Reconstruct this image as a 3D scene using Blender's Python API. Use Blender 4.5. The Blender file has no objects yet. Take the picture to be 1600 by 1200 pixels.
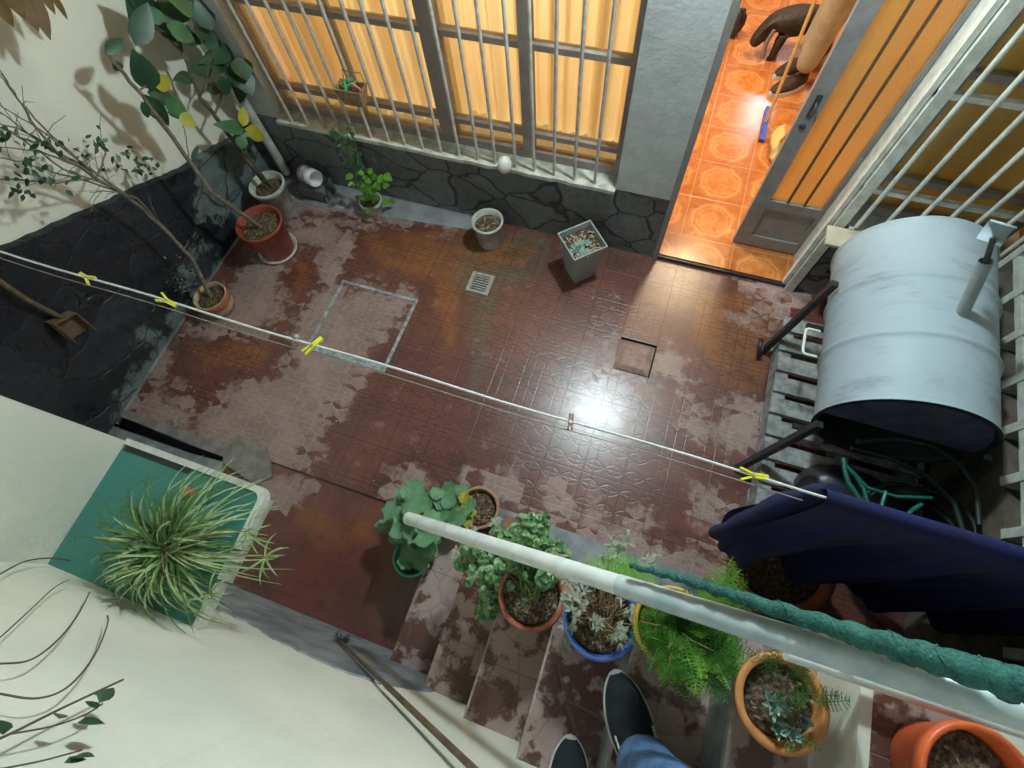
import bpy, bmesh, math, random
from mathutils import Vector, Matrix
random.seed(7)
scene = bpy.context.scene
COL = scene.collection
R = math.radians
# ------------------------------------------------------------ camera
CAMZ = 2.5
FPX = 781.163
MR = Matrix(((0.9448385757, -0.2734538404, 0.1802860588),
             (0.3212857548, 0.8807943915, -0.3478170548),
             (-0.0636830401, 0.3865543132, 0.9200653419)))
cam = bpy.data.objects.new('camera', bpy.data.cameras.new('camera'))
COL.objects.link(cam)
cam.matrix_world = Matrix.Translation((0, 0, CAMZ)) @ MR.to_4x4()
cam.data.sensor_width = 36
cam.data.lens = 36 * FPX / 1600
cam.data.clip_start = 0.02
cam.data.clip_end = 200
scene.camera = cam
# ------------------------------------------------------------ night sky, lamps, exposure
w = bpy.data.worlds.new('World'); scene.world = w; w.use_nodes = True
nt = w.node_tree; bg = nt.nodes['Background']
sky = nt.nodes.new('ShaderNodeTexSky'); sky.sky_type = 'NISHITA'; sky.sun_disc = False
sky.sun_elevation = R(-4); sky.sun_rotation = R(200)
nt.links.new(sky.outputs[0], bg.inputs[0]); bg.inputs[1].default_value = 0.20
scene.view_settings.view_transform = 'Standard'
scene.view_settings.look = 'None'
scene.view_settings.exposure = 0.6
scene.view_settings.gamma = 1


def lamp(name, kind, loc, power, color, size=.05, rot=None, sy=None):
    d = bpy.data.lights.new(name, kind); d.energy = power; d.color = color
    if kind == 'AREA':
        d.size = size
        if sy: d.shape = 'RECTANGLE'; d.size_y = sy
    else: d.shadow_soft_size = size
    o = bpy.data.objects.new(name, d); COL.objects.link(o); o.location = loc
    if rot: o.rotation_euler = rot
    return o


lamp('patio_lamp', 'POINT', (-.035, 1.80, 2.42), 92, (.80, .98, 1.0), .075)
lamp('room_lamp_or_fill', 'AREA', (.42, 3.7, 2.45), 25, (1.0, .80, .50), .35)
lamp('room_lamp_or_fill', 'AREA', (-1.3, 3.1, 2.45), 52, (1.0, .97, .82), .5)  # added light behind the long window, there to brighten its curtains
lamp('room_lamp_or_fill', 'AREA', (1.3, 3.0, 2.45), 13, (1.0, .84, .55), .4)  # added light behind the right window's curtain and olive glass
lamp('kitchen_lamp', 'AREA', (.93, 6.35, 2.3), 15, (.90, .88, 1.0), .35)

cycles = scene.cycles
cycles.max_bounces = 8; cycles.transparent_max_bounces = 8


# ------------------------------------------------------------ pixel -> place on a known plane
def V(u, v, ax, val):
    d = MR @ Vector(((u - 800) / FPX, (600 - v) / FPX, -1))
    c = Vector((0, 0, CAMZ)); t = (val - c[ax]) / d[ax]
    return c + d * t


def proj(P):
    q = MR.transposed() @ (Vector(P) - Vector((0, 0, CAMZ)))
    return 800 - FPX * q.x / q.z, 600 + FPX * q.y / q.z


# ------------------------------------------------------------ materials
def sock(n, name):
    return n.inputs[name]


class NB:
    """small node-building helper"""
    def __init__(s, name):
        s.m = bpy.data.materials.new(name); s.m.use_nodes = True
        s.t = s.m.node_tree; s.b = s.t.nodes['Principled BSDF']; s.out = s.t.nodes['Material Output']

    def n(s, typ, **kw):
        x = s.t.nodes.new(typ)
        for k, v in kw.items(): setattr(x, k, v)
        return x

    def put(s, i, v):
        if hasattr(v, 'is_output') or isinstance(v, bpy.types.NodeSocket): s.t.links.new(v, i)
        else:
            if isinstance(v, (tuple, list)) and len(v) == 3 and len(i.default_value) == 4: v = (*v, 1)
            i.default_value = v

    def ma(s, op, a, b=0, c=0, clamp=False):
        x = s.n('ShaderNodeMath', operation=op, use_clamp=clamp)
        s.put(x.inputs[0], a); s.put(x.inputs[1], b)
        if op in ('MULTIPLY_ADD', 'SMOOTH_MIN', 'SMOOTH_MAX'): s.put(x.inputs[2], c)
        return x.outputs[0]

    def ss(s, x, lo, hi, a=0., b=1.):
        r = s.n('ShaderNodeMapRange', interpolation_type='SMOOTHSTEP')
        s.put(r.inputs[0], x)
        for i, v in zip((1, 2, 3, 4), (lo, hi, a, b)): s.put(r.inputs[i], v)
        return r.outputs[0]

    def mix(s, f, a, b, kind='RGBA', blend='MIX'):
        x = s.n('ShaderNodeMix', data_type='RGBA', blend_type=blend)
        s.put(x.inputs[0], f); s.put(x.inputs[6], a); s.put(x.inputs[7], b)
        return x.outputs[2]

    def noise(s, scale, detail=4, rough=.55, co=None, out=0, dist=0):
        x = s.n('ShaderNodeTexNoise'); x.inputs['Scale'].default_value = scale
        x.inputs['Detail'].default_value = detail; x.inputs['Roughness'].default_value = rough
        x.inputs['Distortion'].default_value = dist
        s.t.links.new(co if co is not None else s.pos(), x.inputs['Vector'])
        return x.outputs[out]

    def pos(s):
        if not hasattr(s, '_p'): s._p = s.n('ShaderNodeNewGeometry').outputs['Position']
        return s._p

    def xyz(s, v=None):
        x = s.n('ShaderNodeSeparateXYZ'); s.t.links.new(v if v is not None else s.pos(), x.inputs[0])
        return x.outputs

    def bump(s, h, strength=.3, dist=.01, normal=None):
        x = s.n('ShaderNodeBump'); x.inputs['Strength'].default_value = strength
        x.inputs['Distance'].default_value = dist; s.t.links.new(h, x.inputs['Height'])
        if normal is not None: s.t.links.new(normal, x.inputs['Normal'])
        return x.outputs[0]

    def set(s, **kw):
        for k, v in kw.items():
            s.put(s.b.inputs[{'color': 'Base Color', 'rough': 'Roughness', 'normal': 'Normal', 'metal': 'Metallic',
                              'trans': 'Transmission Weight', 'ior': 'IOR', 'spec': 'Specular IOR Level',
                              'sub': 'Subsurface Weight', 'coat': 'Coat Weight', 'alpha': 'Alpha',
                              'sheen': 'Sheen Weight'}[k]], v)
        return s.m


def simple(name, c1, c2=None, rough=.5, scale=20, bump=.15, metal=0, bscale=None, spec=.5, lo=.35, hi=.65, **kw):
    b = NB(name)
    if c2 is None: c2 = tuple(x * .75 for x in c1)
    f = b.ss(b.noise(scale, 5, .6), lo, hi)
    b.set(color=b.mix(f, c1, c2), rough=b.ss(b.noise(scale * 2.3, 3), .3, .7, max(rough - .08, .02), min(rough + .1, 1)), metal=metal, spec=spec, **kw)
    if bump: b.set(normal=b.bump(b.noise(bscale or scale * 3, 4), bump, .004))
    return b.m


M = {}


def mat_southwall():
    b = NB('cream_plaster_worn')
    f = b.ss(b.noise(2.2, 4, .5), .4, .62)
    c = b.mix(f, (.76, .73, .62), (.66, .65, .57))
    st = b.ss(b.noise(55, 4, .7), .66, .74)
    c = b.mix(b.ma('MULTIPLY', st, .35), c, (.30, .27, .2))
    mp = b.n('ShaderNodeMapping'); b.t.links.new(b.pos(), mp.inputs[0]); mp.inputs['Scale'].default_value = (1, 1, .12)
    dr_ = b.ss(b.noise(9, 6, .75, co=mp.outputs[0]), .56, .75)
    c = b.mix(b.ma('MULTIPLY', dr_, .35), c, (.52, .50, .42))
    vo = b.n('ShaderNodeTexVoronoi', feature='DISTANCE_TO_EDGE'); vo.inputs['Scale'].default_value = 1.7
    wob = b.n('ShaderNodeVectorMath', operation='MULTIPLY_ADD'); b.t.links.new(b.noise(4, 6, .7, out=1), wob.inputs[0]); wob.inputs[1].default_value = (.5, .5, .5); b.t.links.new(b.pos(), wob.inputs[2])
    b.t.links.new(wob.outputs[0], vo.inputs['Vector'])
    crk = b.ma('MULTIPLY', b.ss(vo.outputs[0], .0005, .0045, 1, 0), b.ss(b.noise(1.3, 3), .5, .62))
    c = b.mix(b.ma('MULTIPLY', crk, .5), c, (.33, .30, .24))
    hh = b.ma('ADD', b.noise(45, 5), b.ma('MULTIPLY', b.noise(6, 3), 3.0))
    return b.set(color=c, rough=.75, normal=b.bump(hh, .3, .006))


M['cream_worn'] = mat_southwall()
M['cream'] = M['cream_worn']
M['grey_plaster'] = simple('grey_plaster', (.56, .58, .59), (.48, .50, .51), .75, 9, .45, bscale=38)
M['frame'] = simple('grey_brown_paint', (.31, .27, .26), (.26, .225, .215), .5, 14, .1)
M['door_paint'] = simple('grey_door_paint', (.26, .25, .245), (.21, .20, .2), .5, 16, .12)
M['bar'] = simple('grille_paint', (.58, .55, .50), (.42, .38, .34), .42, 30, .15)
M['bar_white'] = simple('white_grille_paint', (.72, .74, .68), (.55, .56, .5), .45, 24, .15)
M['sillm'] = simple('pale_stone_sill', (.66, .66, .58), (.38, .39, .35), .6, 16, .35)
M['white'] = simple('white_enamel', (.80, .80, .76), (.66, .65, .58), .35, 22, .08)
M['rail_white'] = simple('white_rail_paint', (.74, .76, .74), (.62, .65, .62), .3, 6, .1)
M['plinth'] = simple('grey_cement', (.30, .33, .34), (.15, .17, .18), .45, 7, .35)
M['black'] = simple('black_metal', (.018, .02, .024), (.03, .032, .036), .4, 30, .15)
M['dark'] = simple('shade_black', (.012, .012, .012), (.02, .02, .02), .8, 20, 0)  # near-black colour stands in for the shade inside slots and holes
M['terracotta'] = simple('terracotta', (.42, .13, .07), (.34, .10, .06), .6, 25, .15)
M['terracotta_red'] = simple('red_plastic', (.33, .06, .035), (.27, .05, .03), .45, 18, .1)
M['terracotta_pale'] = simple('pale_terracotta', (.50, .27, .17), (.38, .20, .13), .75, 25, .25)
M['orange_pot'] = simple('orange_plastic', (.72, .13, .035), (.60, .10, .03), .42, 12, .08)
M['yellow_pot'] = simple('ochre_terracotta', (.62, .27, .08), (.50, .20, .07), .5, 14, .1)
M['yellow'] = simple('yellow_plastic', (.60, .40, .06), (.50, .33, .05), .4, 14, .1)
M['blue_pot'] = simple('blue_plastic', (.10, .22, .62), (.07, .16, .5), .35, 15, .1)
M['green_pot'] = simple('green_plastic', (.10, .50, .33), (.07, .38, .25), .4, 15, .1)
M['grey_pot'] = simple('grey_plastic', (.33, .36, .35), (.28, .31, .30), .4, 15, .08)
M['white_pot'] = simple('weathered_white_pot', (.55, .55, .50), (.38, .38, .33), .6, 14, .25)
M['cream_pot'] = simple('painted_clay_pot', (.55, .42, .27), (.33, .22, .12), .55, 40, .3)
M['wood'] = simple('grey_weathered_wood', (.36, .37, .36), (.17, .18, .18), .7, 18, .4)
M['woodlight'] = simple('beige_board', (.50, .44, .34), (.40, .35, .27), .65, 12, .2)
M['stick'] = simple('brown_stick_wood', (.16, .10, .055), (.09, .06, .035), .7, 30, .3)
M['handle_wood'] = simple('broom_handle_wood', (.60, .36, .12), (.5, .3, .1), .5, 20, .1)
M['chrome'] = simple('grate_metal', (.55, .58, .56), (.38, .40, .38), .4, 40, .2, metal=.6)
M['alu'] = simple('hatch_metal', (.50, .53, .56), (.22, .24, .26), .35, 30, .2, metal=.2)
M['cord'] = simple('white_cord', (.72, .72, .72), (.6, .6, .6), .6, 60, .2)
M['cord_grey'] = simple('grey_cord', (.30, .26, .24), (.22, .2, .18), .6, 60, .2)
M['peg'] = simple('yellow_peg_plastic', (.78, .74, .05), (.70, .66, .04), .35, 20, .05)
M['peg_green'] = simple('green_peg_plastic', (.08, .45, .2), None, .4, 20, .05)
M['peg_pink'] = simple('pink_peg_plastic', (.75, .25, .25), None, .4, 20, .05)
M['rust'] = simple('rusty_peg', (.22, .07, .04), (.14, .05, .03), .6, 60, .2)
M['trunk'] = simple('grey_bark', (.22, .175, .13), (.12, .095, .07), .8, 40, .4)
M['dark_trunk'] = simple('dark_bark', (.12, .10, .07), (.07, .055, .04), .8, 40, .4)
M['green_stem'] = simple('green_stem', (.12, .20, .06), None, .6, 30, .1)
M['vine'] = simple('vine_stem', (.11, .08, .06), None, .7, 30, .1)
M['shoe'] = simple('navy_canvas', (.012, .018, .026), (.008, .012, .017), .85, 160, .5)
M['sole'] = simple('white_rubber_sole', (.72, .74, .74), (.60, .62, .62), .5, 20, .05)
M['jeans'] = simple('blue_denim', (.09, .19, .38), (.05, .11, .24), .85, 26, .4, bscale=220)
M['khaki'] = simple('khaki_trousers', (.46, .39, .27), (.38, .32, .22), .85, 14, .3)
M['skin'] = simple('skin', (.50, .30, .21), None, .55, 20, .1)
M['hair'] = simple('dark_hair', (.03, .02, .015), None, .7, 60, .3)
M['shirt'] = simple('grey_jumper', (.16, .16, .18), None, .85, 60, .3)
M['brown_shoe'] = simple('dark_brown_suede', (.055, .03, .02), (.035, .02, .014), .8, 60, .3)
M['dogfur'] = simple('black_dog_fur', (.022, .016, .013), (.05, .035, .028), .6, 45, .6)
M['dogpale'] = simple('grey_dog_fur', (.30, .26, .24), None, .7, 45, .4)
M['rag'] = simple('yellow_floor_cloth', (.62, .44, .12), (.52, .40, .2), .85, 40, .4)
M['bluep'] = simple('blue_squeegee_plastic', (.06, .10, .55), None, .4, 20, .05)
M['hose'] = simple('green_hose', (.015, .17, .12), (.01, .11, .08), .35, 20, .1)
M['hose_dark'] = simple('dark_green_hose', (.012, .035, .028), None, .5, 20, .1)
M['tarp'] = simple('black_plastic_sack', (.02, .023, .03), (.035, .04, .05), .35, 9, .5, bscale=18)
M['palebag'] = simple('pale_plastic_bag', (.42, .47, .47), (.22, .25, .24), .4, 14, .5, bscale=30)
M['brownwall'] = simple('brown_render', (.16, .13, .10), (.11, .09, .07), .85, 12, .3)
M['blockwhite'] = simple('white_breeze_block', (.60, .61, .54), (.45, .46, .4), .75, 16, .3)
M['wicker'] = simple('wicker', (.36, .25, .13), (.20, .13, .07), .8, 60, .5)
M['brick'] = simple('worn_brick', (.33, .17, .12), (.24, .13, .09), .8, 30, .4)
M['green_net'] = None
M['roomwall'] = simple('room_wall_paint', (.66, .52, .34), (.6, .46, .3), .8, 4, .1)
M['blackhandle'] = simple('door_lock_plate', (.05, .05, .05), None, .4, 20, .05)
M['bluewheel'] = simple('blue_wheel_hub', (.06, .22, .55), (.35, .4, .45), .4, 40, .1)
M['mortar'] = simple('bare_mortar', (.36, .24, .21), (.25, .15, .13), .7, 30, .6)
M['brownleaf'] = simple('dry_brown_leaf', (.16, .09, .03), None, .7, 20, .2)
M['white_can'] = simple('white_can_paint', (.72, .70, .68), (.6, .58, .56), .4, 20, .1)
M['purple'] = simple('purple_label', (.42, .24, .48), (.62, .50, .64), .5, 30, .05)
M['lead'] = simple('dark_brown_batten', (.10, .065, .035), None, .5, 20, .1)
M['label_orange'] = simple('orange_print', (.75, .20, .03), None, .5, 20, .05)


def leafmat(name, c1, c2, rough=.45, tr=.25, scale=9):
    b = NB(name)
    f = b.ss(b.noise(scale, 3), .35, .65)
    c = b.mix(f, c1, c2)
    b.set(color=c, rough=rough)
    tn = b.n('ShaderNodeBsdfTranslucent'); b.t.links.new(c, tn.inputs[0])
    mx = b.n('ShaderNodeMixShader'); mx.inputs[0].default_value = tr
    b.t.links.new(b.b.outputs[0], mx.inputs[1]); b.t.links.new(tn.outputs[0], mx.inputs[2])
    b.t.links.new(mx.outputs[0], b.out.inputs[0])
    return b.m


M['leaf_dark'] = leafmat('dark_glossy_leaf', (.018, .055, .03), (.035, .09, .045), .42, .12)
M['leaf_mid'] = leafmat('mid_green_leaf', (.05, .14, .06), (.08, .20, .09), .4, .2)
M['leaf_yellow'] = leafmat('yellow_leaf', (.55, .42, .02), (.38, .38, .05), .4, .3)
M['leaf_lime'] = leafmat('lime_leaf', (.10, .30, .03), (.16, .40, .04), .45, .3)
M['leaf_spider'] = leafmat('spider_leaf', (.30, .44, .16), (.55, .64, .36), .45, .3, 30)
M['leaf_spider_dark'] = leafmat('spider_leaf_green', (.08, .18, .05), (.14, .27, .08), .45, .3, 30)
M['leaf_geranium'] = leafmat('geranium_leaf', (.10, .24, .11), (.16, .33, .17), .6, .2, 14)
M['leaf_jade'] = leafmat('round_succulent_leaf', (.12, .27, .10), (.24, .40, .19), .45, .15, 40)
M['leaf_silver'] = leafmat('silver_leaf', (.32, .36, .27), (.46, .48, .38), .7, .15, 40)
M['leaf_fern'] = leafmat('fern_frond', (.14, .40, .03), (.32, .60, .10), .55, .35, 22)
M['leaf_fernd'] = leafmat('fern_frond_dark', (.03, .13, .02), (.06, .2, .03), .55, .3, 12)
M['leaf_aloe'] = leafmat('pale_succulent', (.24, .38, .32), (.36, .50, .42), .45, .1, 30)


def mat_soil():
    b = NB('potting_soil')
    f = b.ss(b.noise(90, 5, .7), .4, .62)
    c = b.mix(f, (.035, .022, .015), (.16, .11, .065))
    return b.set(color=c, rough=.9, normal=b.bump(b.noise(110, 4), .8, .01))


M['soil'] = mat_soil()
M['chips'] = simple('leaf_litter', (.36, .25, .13), (.20, .11, .06), .8, 60, .3)
M['chips_pale'] = simple('pale_leaf_litter', (.52, .40, .24), (.36, .25, .15), .8, 60, .3)


# wet patterned floor tile ------------------------------------------------
def mat_floor(name, pattern=True, useattr=True, plain=False):
    b = NB(name)
    X, Y, Z = b.xyz()
    P = .1
    nz = b.noise(7, 6, .62)
    if useattr:
        at = b.n('ShaderNodeAttribute', attribute_name='wet'); wv = at.outputs['Fac']
    else: wv = .5
    u = b.ma('SUBTRACT', b.ma('FRACT', b.ma('DIVIDE', b.ma('ADD', X, 10.0), P)), .5)
    v = b.ma('SUBTRACT', b.ma('FRACT', b.ma('DIVIDE', b.ma('ADD', Y, 10.0), P)), .5)
    au, av = b.ma('ABSOLUTE', u), b.ma('ABSOLUTE', v)
    # lens shaped arcs that touch tip to tip along X
    arc = b.ma('MULTIPLY', b.ma('SUBTRACT', 1.0, b.ma('MULTIPLY', b.ma('MULTIPLY', u, u), 4.0)), .27)
    d = b.ma('ABSOLUTE', b.ma('SUBTRACT', av, arc))
    d = b.ma('MULTIPLY', d, .72)
    inl = b.ma('GREATER_THAN', b.ma('SUBTRACT', arc, av), 0)
    dmid = b.ma('ADD', av, b.ma('MULTIPLY', b.ma('SUBTRACT', 1.0, inl), 9))
    dver = au
    U2 = b.ma('ABSOLUTE', b.ma('SUBTRACT', b.ma('FRACT', b.ma('ADD', b.ma('DIVIDE', b.ma('ADD', X, 10.0), .2), .5)), .5))
    V2 = b.ma('ABSOLUTE', b.ma('SUBTRACT', b.ma('FRACT', b.ma('ADD', b.ma('DIVIDE', b.ma('ADD', Y, 10.0), .2), .5)), .5))
    joint = b.ma('MULTIPLY', b.ma('MINIMUM', U2, V2), .2)           # metres
    groove = b.ma('MULTIPLY', b.ma('MINIMUM', d, b.ma('MINIMUM', dmid, dver)), P)
    wobble = b.ma('MULTIPLY', b.ma('SUBTRACT', b.noise(60, 2), .5), .0016)
    gj = b.ss(b.ma('ADD', joint, wobble), .0010, .0042, 1, 0)
    gg = b.ss(b.ma('ADD', groove, wobble), .0010, .0046, .85, 0)
    worn = b.ss(b.noise(2.4, 3), .38, .6)
    gg = b.ma('MULTIPLY', gg, b.ma('MULTIPLY_ADD', worn, .5, .5))
    if plain: gg = b.ma('MULTIPLY', gg, .0)
    g = b.ma('MAXIMUM', gj, gg)
    # each raised cell dries on its own: a per-cell random offset on the wet field
    cx = b.ma('FLOOR', b.ma('ADD', b.ma('DIVIDE', b.ma('ADD', X, 10.0), P), .5))
    cy = b.ma('FLOOR', b.ma('ADD', b.ma('DIVIDE', b.ma('ADD', Y, 10.0), P), .5))
    cmb = b.n('ShaderNodeCombineXYZ'); b.put(cmb.inputs[0], b.ma('ADD', cx, b.ma('MULTIPLY', inl, 57.3))); b.put(cmb.inputs[1], cy)
    wn = b.n('ShaderNodeTexWhiteNoise', noise_dimensions='2D'); b.t.links.new(cmb.outputs[0], wn.inputs[0])
    cell = b.ma('MULTIPLY', b.ma('SUBTRACT', wn.outputs[0], .5), .36)
    n1 = b.ma('ADD', b.ma('MULTIPLY', b.ma('SUBTRACT', nz, .5), .8), b.ma('MULTIPLY', b.ma('SUBTRACT', b.noise(19, 6, .7), .5), .55))
    n2 = b.ma('MULTIPLY', b.ma('SUBTRACT', b.noise(38, 4, .7), .5), .12)
    wet0 = b.ma('ADD', b.ma('ADD', b.ma('ADD', wv, n1), n2), cell)
    wet0 = b.ma('ADD', wet0, b.ma('MULTIPLY', g, .03))
    wet = b.ss(wet0, .36, .62)
    # colours
    tint = b.noise(3.1, 4, .6)
    wetc = b.mix(b.ss(tint, .36, .66), (.135, .040, .030), (.20, .068, .048))
    tilr = b.n('ShaderNodeTexWhiteNoise', noise_dimensions='2D')
    cm2 = b.n('ShaderNodeCombineXYZ')
    b.put(cm2.inputs[0], b.ma('FLOOR', b.ma('DIVIDE', b.ma('ADD', X, 10.0), .2)))
    b.put(cm2.inputs[1], b.ma('FLOOR', b.ma('DIVIDE', b.ma('ADD', Y, 10.0), .2)))
    b.t.links.new(cm2.outputs[0], tilr.inputs[0])
    wetc = b.mix(b.ma('MULTIPLY', tilr.outputs[0], .35), wetc, (.135, .058, .055))
    at2 = b.n('ShaderNodeAttribute', attribute_name='moss').outputs['Fac'] if useattr else 0.
    mossn = b.ss(b.ma('ADD', b.ma('MULTIPLY', b.ma('SUBTRACT', b.noise(9, 5, .7), .5), .9), at2), .35, .7)
    wetc = b.mix(b.ma('MULTIPLY', mossn, .8), wetc, (.13, .105, .065))
    at3 = b.n('ShaderNodeAttribute', attribute_name='rusty').outputs['Fac'] if useattr else 0.
    rn = b.ss(b.ma('ADD', b.ma('MULTIPLY', b.ma('SUBTRACT', b.noise(5, 5, .7), .5), .8), at3), .4, .75)
    wetc = b.mix(b.ma('MULTIPLY', rn, .85), wetc, (.27, .10, .035))
    dryc = b.mix(b.ss(b.noise(6, 5, .6), .35, .65), (.34, .225, .20), (.25, .16, .142))
    dryc = b.mix(b.ma('MULTIPLY', b.ss(b.noise(30, 4, .7), .48, .68), .55), dryc, (.40, .295, .27))
    c = b.mix(wet, dryc, wetc)
    gcol = b.mix(wet, (.46, .38, .35), (.035, .018, .015))
    stn = b.ss(b.noise(3.6, 7, .72), .50, .70)
    c = b.mix(b.ma('MULTIPLY', stn, .55 if not plain else .85), c, b.mix(wet, (.20, .15, .13), (.045, .022, .018)))
    c = b.mix(b.ma('MULTIPLY', g, b.ma('MULTIPLY_ADD', wet, .35, .35) if not plain else .3), c, gcol)
    rough = b.ma('MULTIPLY_ADD', wet, -.22, .54)
    rough = b.ma('ADD', rough, b.ma('MULTIPLY', b.ma('SUBTRACT', b.noise(16, 5, .7), .45), .22))
    hgt = b.ma('ADD', b.ma('MULTIPLY', g, -1.0), b.ma('MULTIPLY', b.noise(130, 3), .12))
    n = b.bump(hgt, .32, .0020)
    n = b.bump(b.noise(4, 4), .10, .008, n)
    b.b.inputs['Coat Roughness'].default_value = .27
    return b.set(color=c, rough=rough, normal=n, spec=.5, coat=b.ma('MULTIPLY_ADD', wet, .55, .1))


M['floor'] = mat_floor('wet_red_patio_tile')
M['plain_tile'] = mat_floor('plain_wet_red_tile', plain=True)


def mat_stair():
    b = NB('stair_tile')
    X, Y, Z = b.xyz()
    vo = b.n('ShaderNodeTexVoronoi', feature='DISTANCE_TO_EDGE'); vo.inputs['Scale'].default_value = 6.5
    b.t.links.new(b.pos(), vo.inputs['Vector'])
    g = b.ss(vo.outputs[0], .006, .03, 1, 0)
    V2 = b.ma('MULTIPLY', b.ma('ABSOLUTE', b.ma('SUBTRACT', b.ma('FRACT', b.ma('ADD', b.ma('DIVIDE', b.ma('ADD', Y, 10.07), .2), .5)), .5)), .2)
    gj = b.ss(V2, .001, .003, 1, 0)
    g = b.ma('MAXIMUM', b.ma('MULTIPLY', g, .6), gj)
    nn = b.ma('ADD', b.noise(9, 6, .62), b.ma('MULTIPLY', b.ss(b.noise(3.4, 2), .3, .7), .12))
    wet = b.ss(nn, .555, .625)
    dry = b.mix(b.ss(b.noise(8, 5), .35, .65), (.40, .29, .265), (.33, .235, .215))
    c = b.mix(wet, dry, (.115, .05, .04))
    c = b.mix(b.ma('MULTIPLY', g, .55), c, (.17, .12, .10))
    ro = b.ma('MULTIPLY_ADD', wet, -.3, .6)
    return b.set(color=c, rough=ro, normal=b.bump(b.ma('MULTIPLY', g, -1.), .5, .003))


M['stair'] = mat_stair()


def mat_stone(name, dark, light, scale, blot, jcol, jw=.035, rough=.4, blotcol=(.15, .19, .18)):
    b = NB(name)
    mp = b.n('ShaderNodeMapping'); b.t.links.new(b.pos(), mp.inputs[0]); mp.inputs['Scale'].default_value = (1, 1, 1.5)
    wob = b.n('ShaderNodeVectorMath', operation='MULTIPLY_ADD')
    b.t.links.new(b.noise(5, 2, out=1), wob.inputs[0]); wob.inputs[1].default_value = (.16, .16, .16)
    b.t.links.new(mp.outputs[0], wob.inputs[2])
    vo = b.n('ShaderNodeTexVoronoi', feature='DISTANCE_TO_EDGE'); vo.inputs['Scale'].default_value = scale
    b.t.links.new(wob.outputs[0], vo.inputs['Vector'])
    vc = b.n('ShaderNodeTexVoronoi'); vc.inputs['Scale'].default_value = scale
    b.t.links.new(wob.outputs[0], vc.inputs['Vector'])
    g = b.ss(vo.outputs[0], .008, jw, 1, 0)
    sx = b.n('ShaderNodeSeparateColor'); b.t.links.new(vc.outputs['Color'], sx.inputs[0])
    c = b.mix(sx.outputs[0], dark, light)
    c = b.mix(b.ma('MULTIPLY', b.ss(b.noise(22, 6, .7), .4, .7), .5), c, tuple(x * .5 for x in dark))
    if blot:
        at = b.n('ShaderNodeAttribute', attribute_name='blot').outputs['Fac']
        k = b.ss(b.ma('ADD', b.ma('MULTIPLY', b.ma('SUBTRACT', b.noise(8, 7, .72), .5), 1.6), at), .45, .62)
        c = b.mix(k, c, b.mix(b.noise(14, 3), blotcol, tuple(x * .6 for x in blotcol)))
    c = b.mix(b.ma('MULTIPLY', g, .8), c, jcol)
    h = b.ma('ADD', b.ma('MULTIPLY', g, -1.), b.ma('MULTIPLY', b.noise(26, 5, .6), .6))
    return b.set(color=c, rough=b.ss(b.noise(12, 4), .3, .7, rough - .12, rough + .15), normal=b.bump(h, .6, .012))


M['stone_house'] = mat_stone('slate_crazy_cladding', (.12, .135, .14), (.19, .21, .215), 3.6, False, (.022, .022, .024), .04, .5)
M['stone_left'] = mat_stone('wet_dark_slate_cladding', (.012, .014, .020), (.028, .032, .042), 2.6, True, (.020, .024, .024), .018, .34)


def mat_green_tile():
    b = NB('green_glazed_tile')
    X, Y, Z = b.xyz()
    U2 = b.ma('MULTIPLY', b.ma('ABSOLUTE', b.ma('SUBTRACT', b.ma('FRACT', b.ma('ADD', b.ma('DIVIDE', b.ma('ADD', X, 10.02), .15), .5)), .5)), .15)
    V2 = b.ma('MULTIPLY', b.ma('ABSOLUTE', b.ma('SUBTRACT', b.ma('FRACT', b.ma('ADD', b.ma('DIVIDE', b.ma('ADD', Y, 10.0), .15), .5)), .5)), .15)
    g = b.ss(b.ma('MINIMUM', U2, V2), .0006, .0022, 1, 0)
    c = b.mix(b.noise(5, 4), (.045, .185, .15), (.06, .24, .20))
    c = b.mix(b.ma('MULTIPLY', b.ss(b.noise(10, 6, .7), .55, .72), .4), c, (.10, .26, .21))
    c = b.mix(b.ma('MULTIPLY', g, .5), c, (.06, .30, .22))
    return b.set(color=c, rough=b.ss(b.noise(14, 4), .3, .7, .3, .55), normal=b.bump(b.ma('MULTIPLY', g, -1.), .2, .002))


M['green_tile'] = mat_green_tile()


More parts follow.
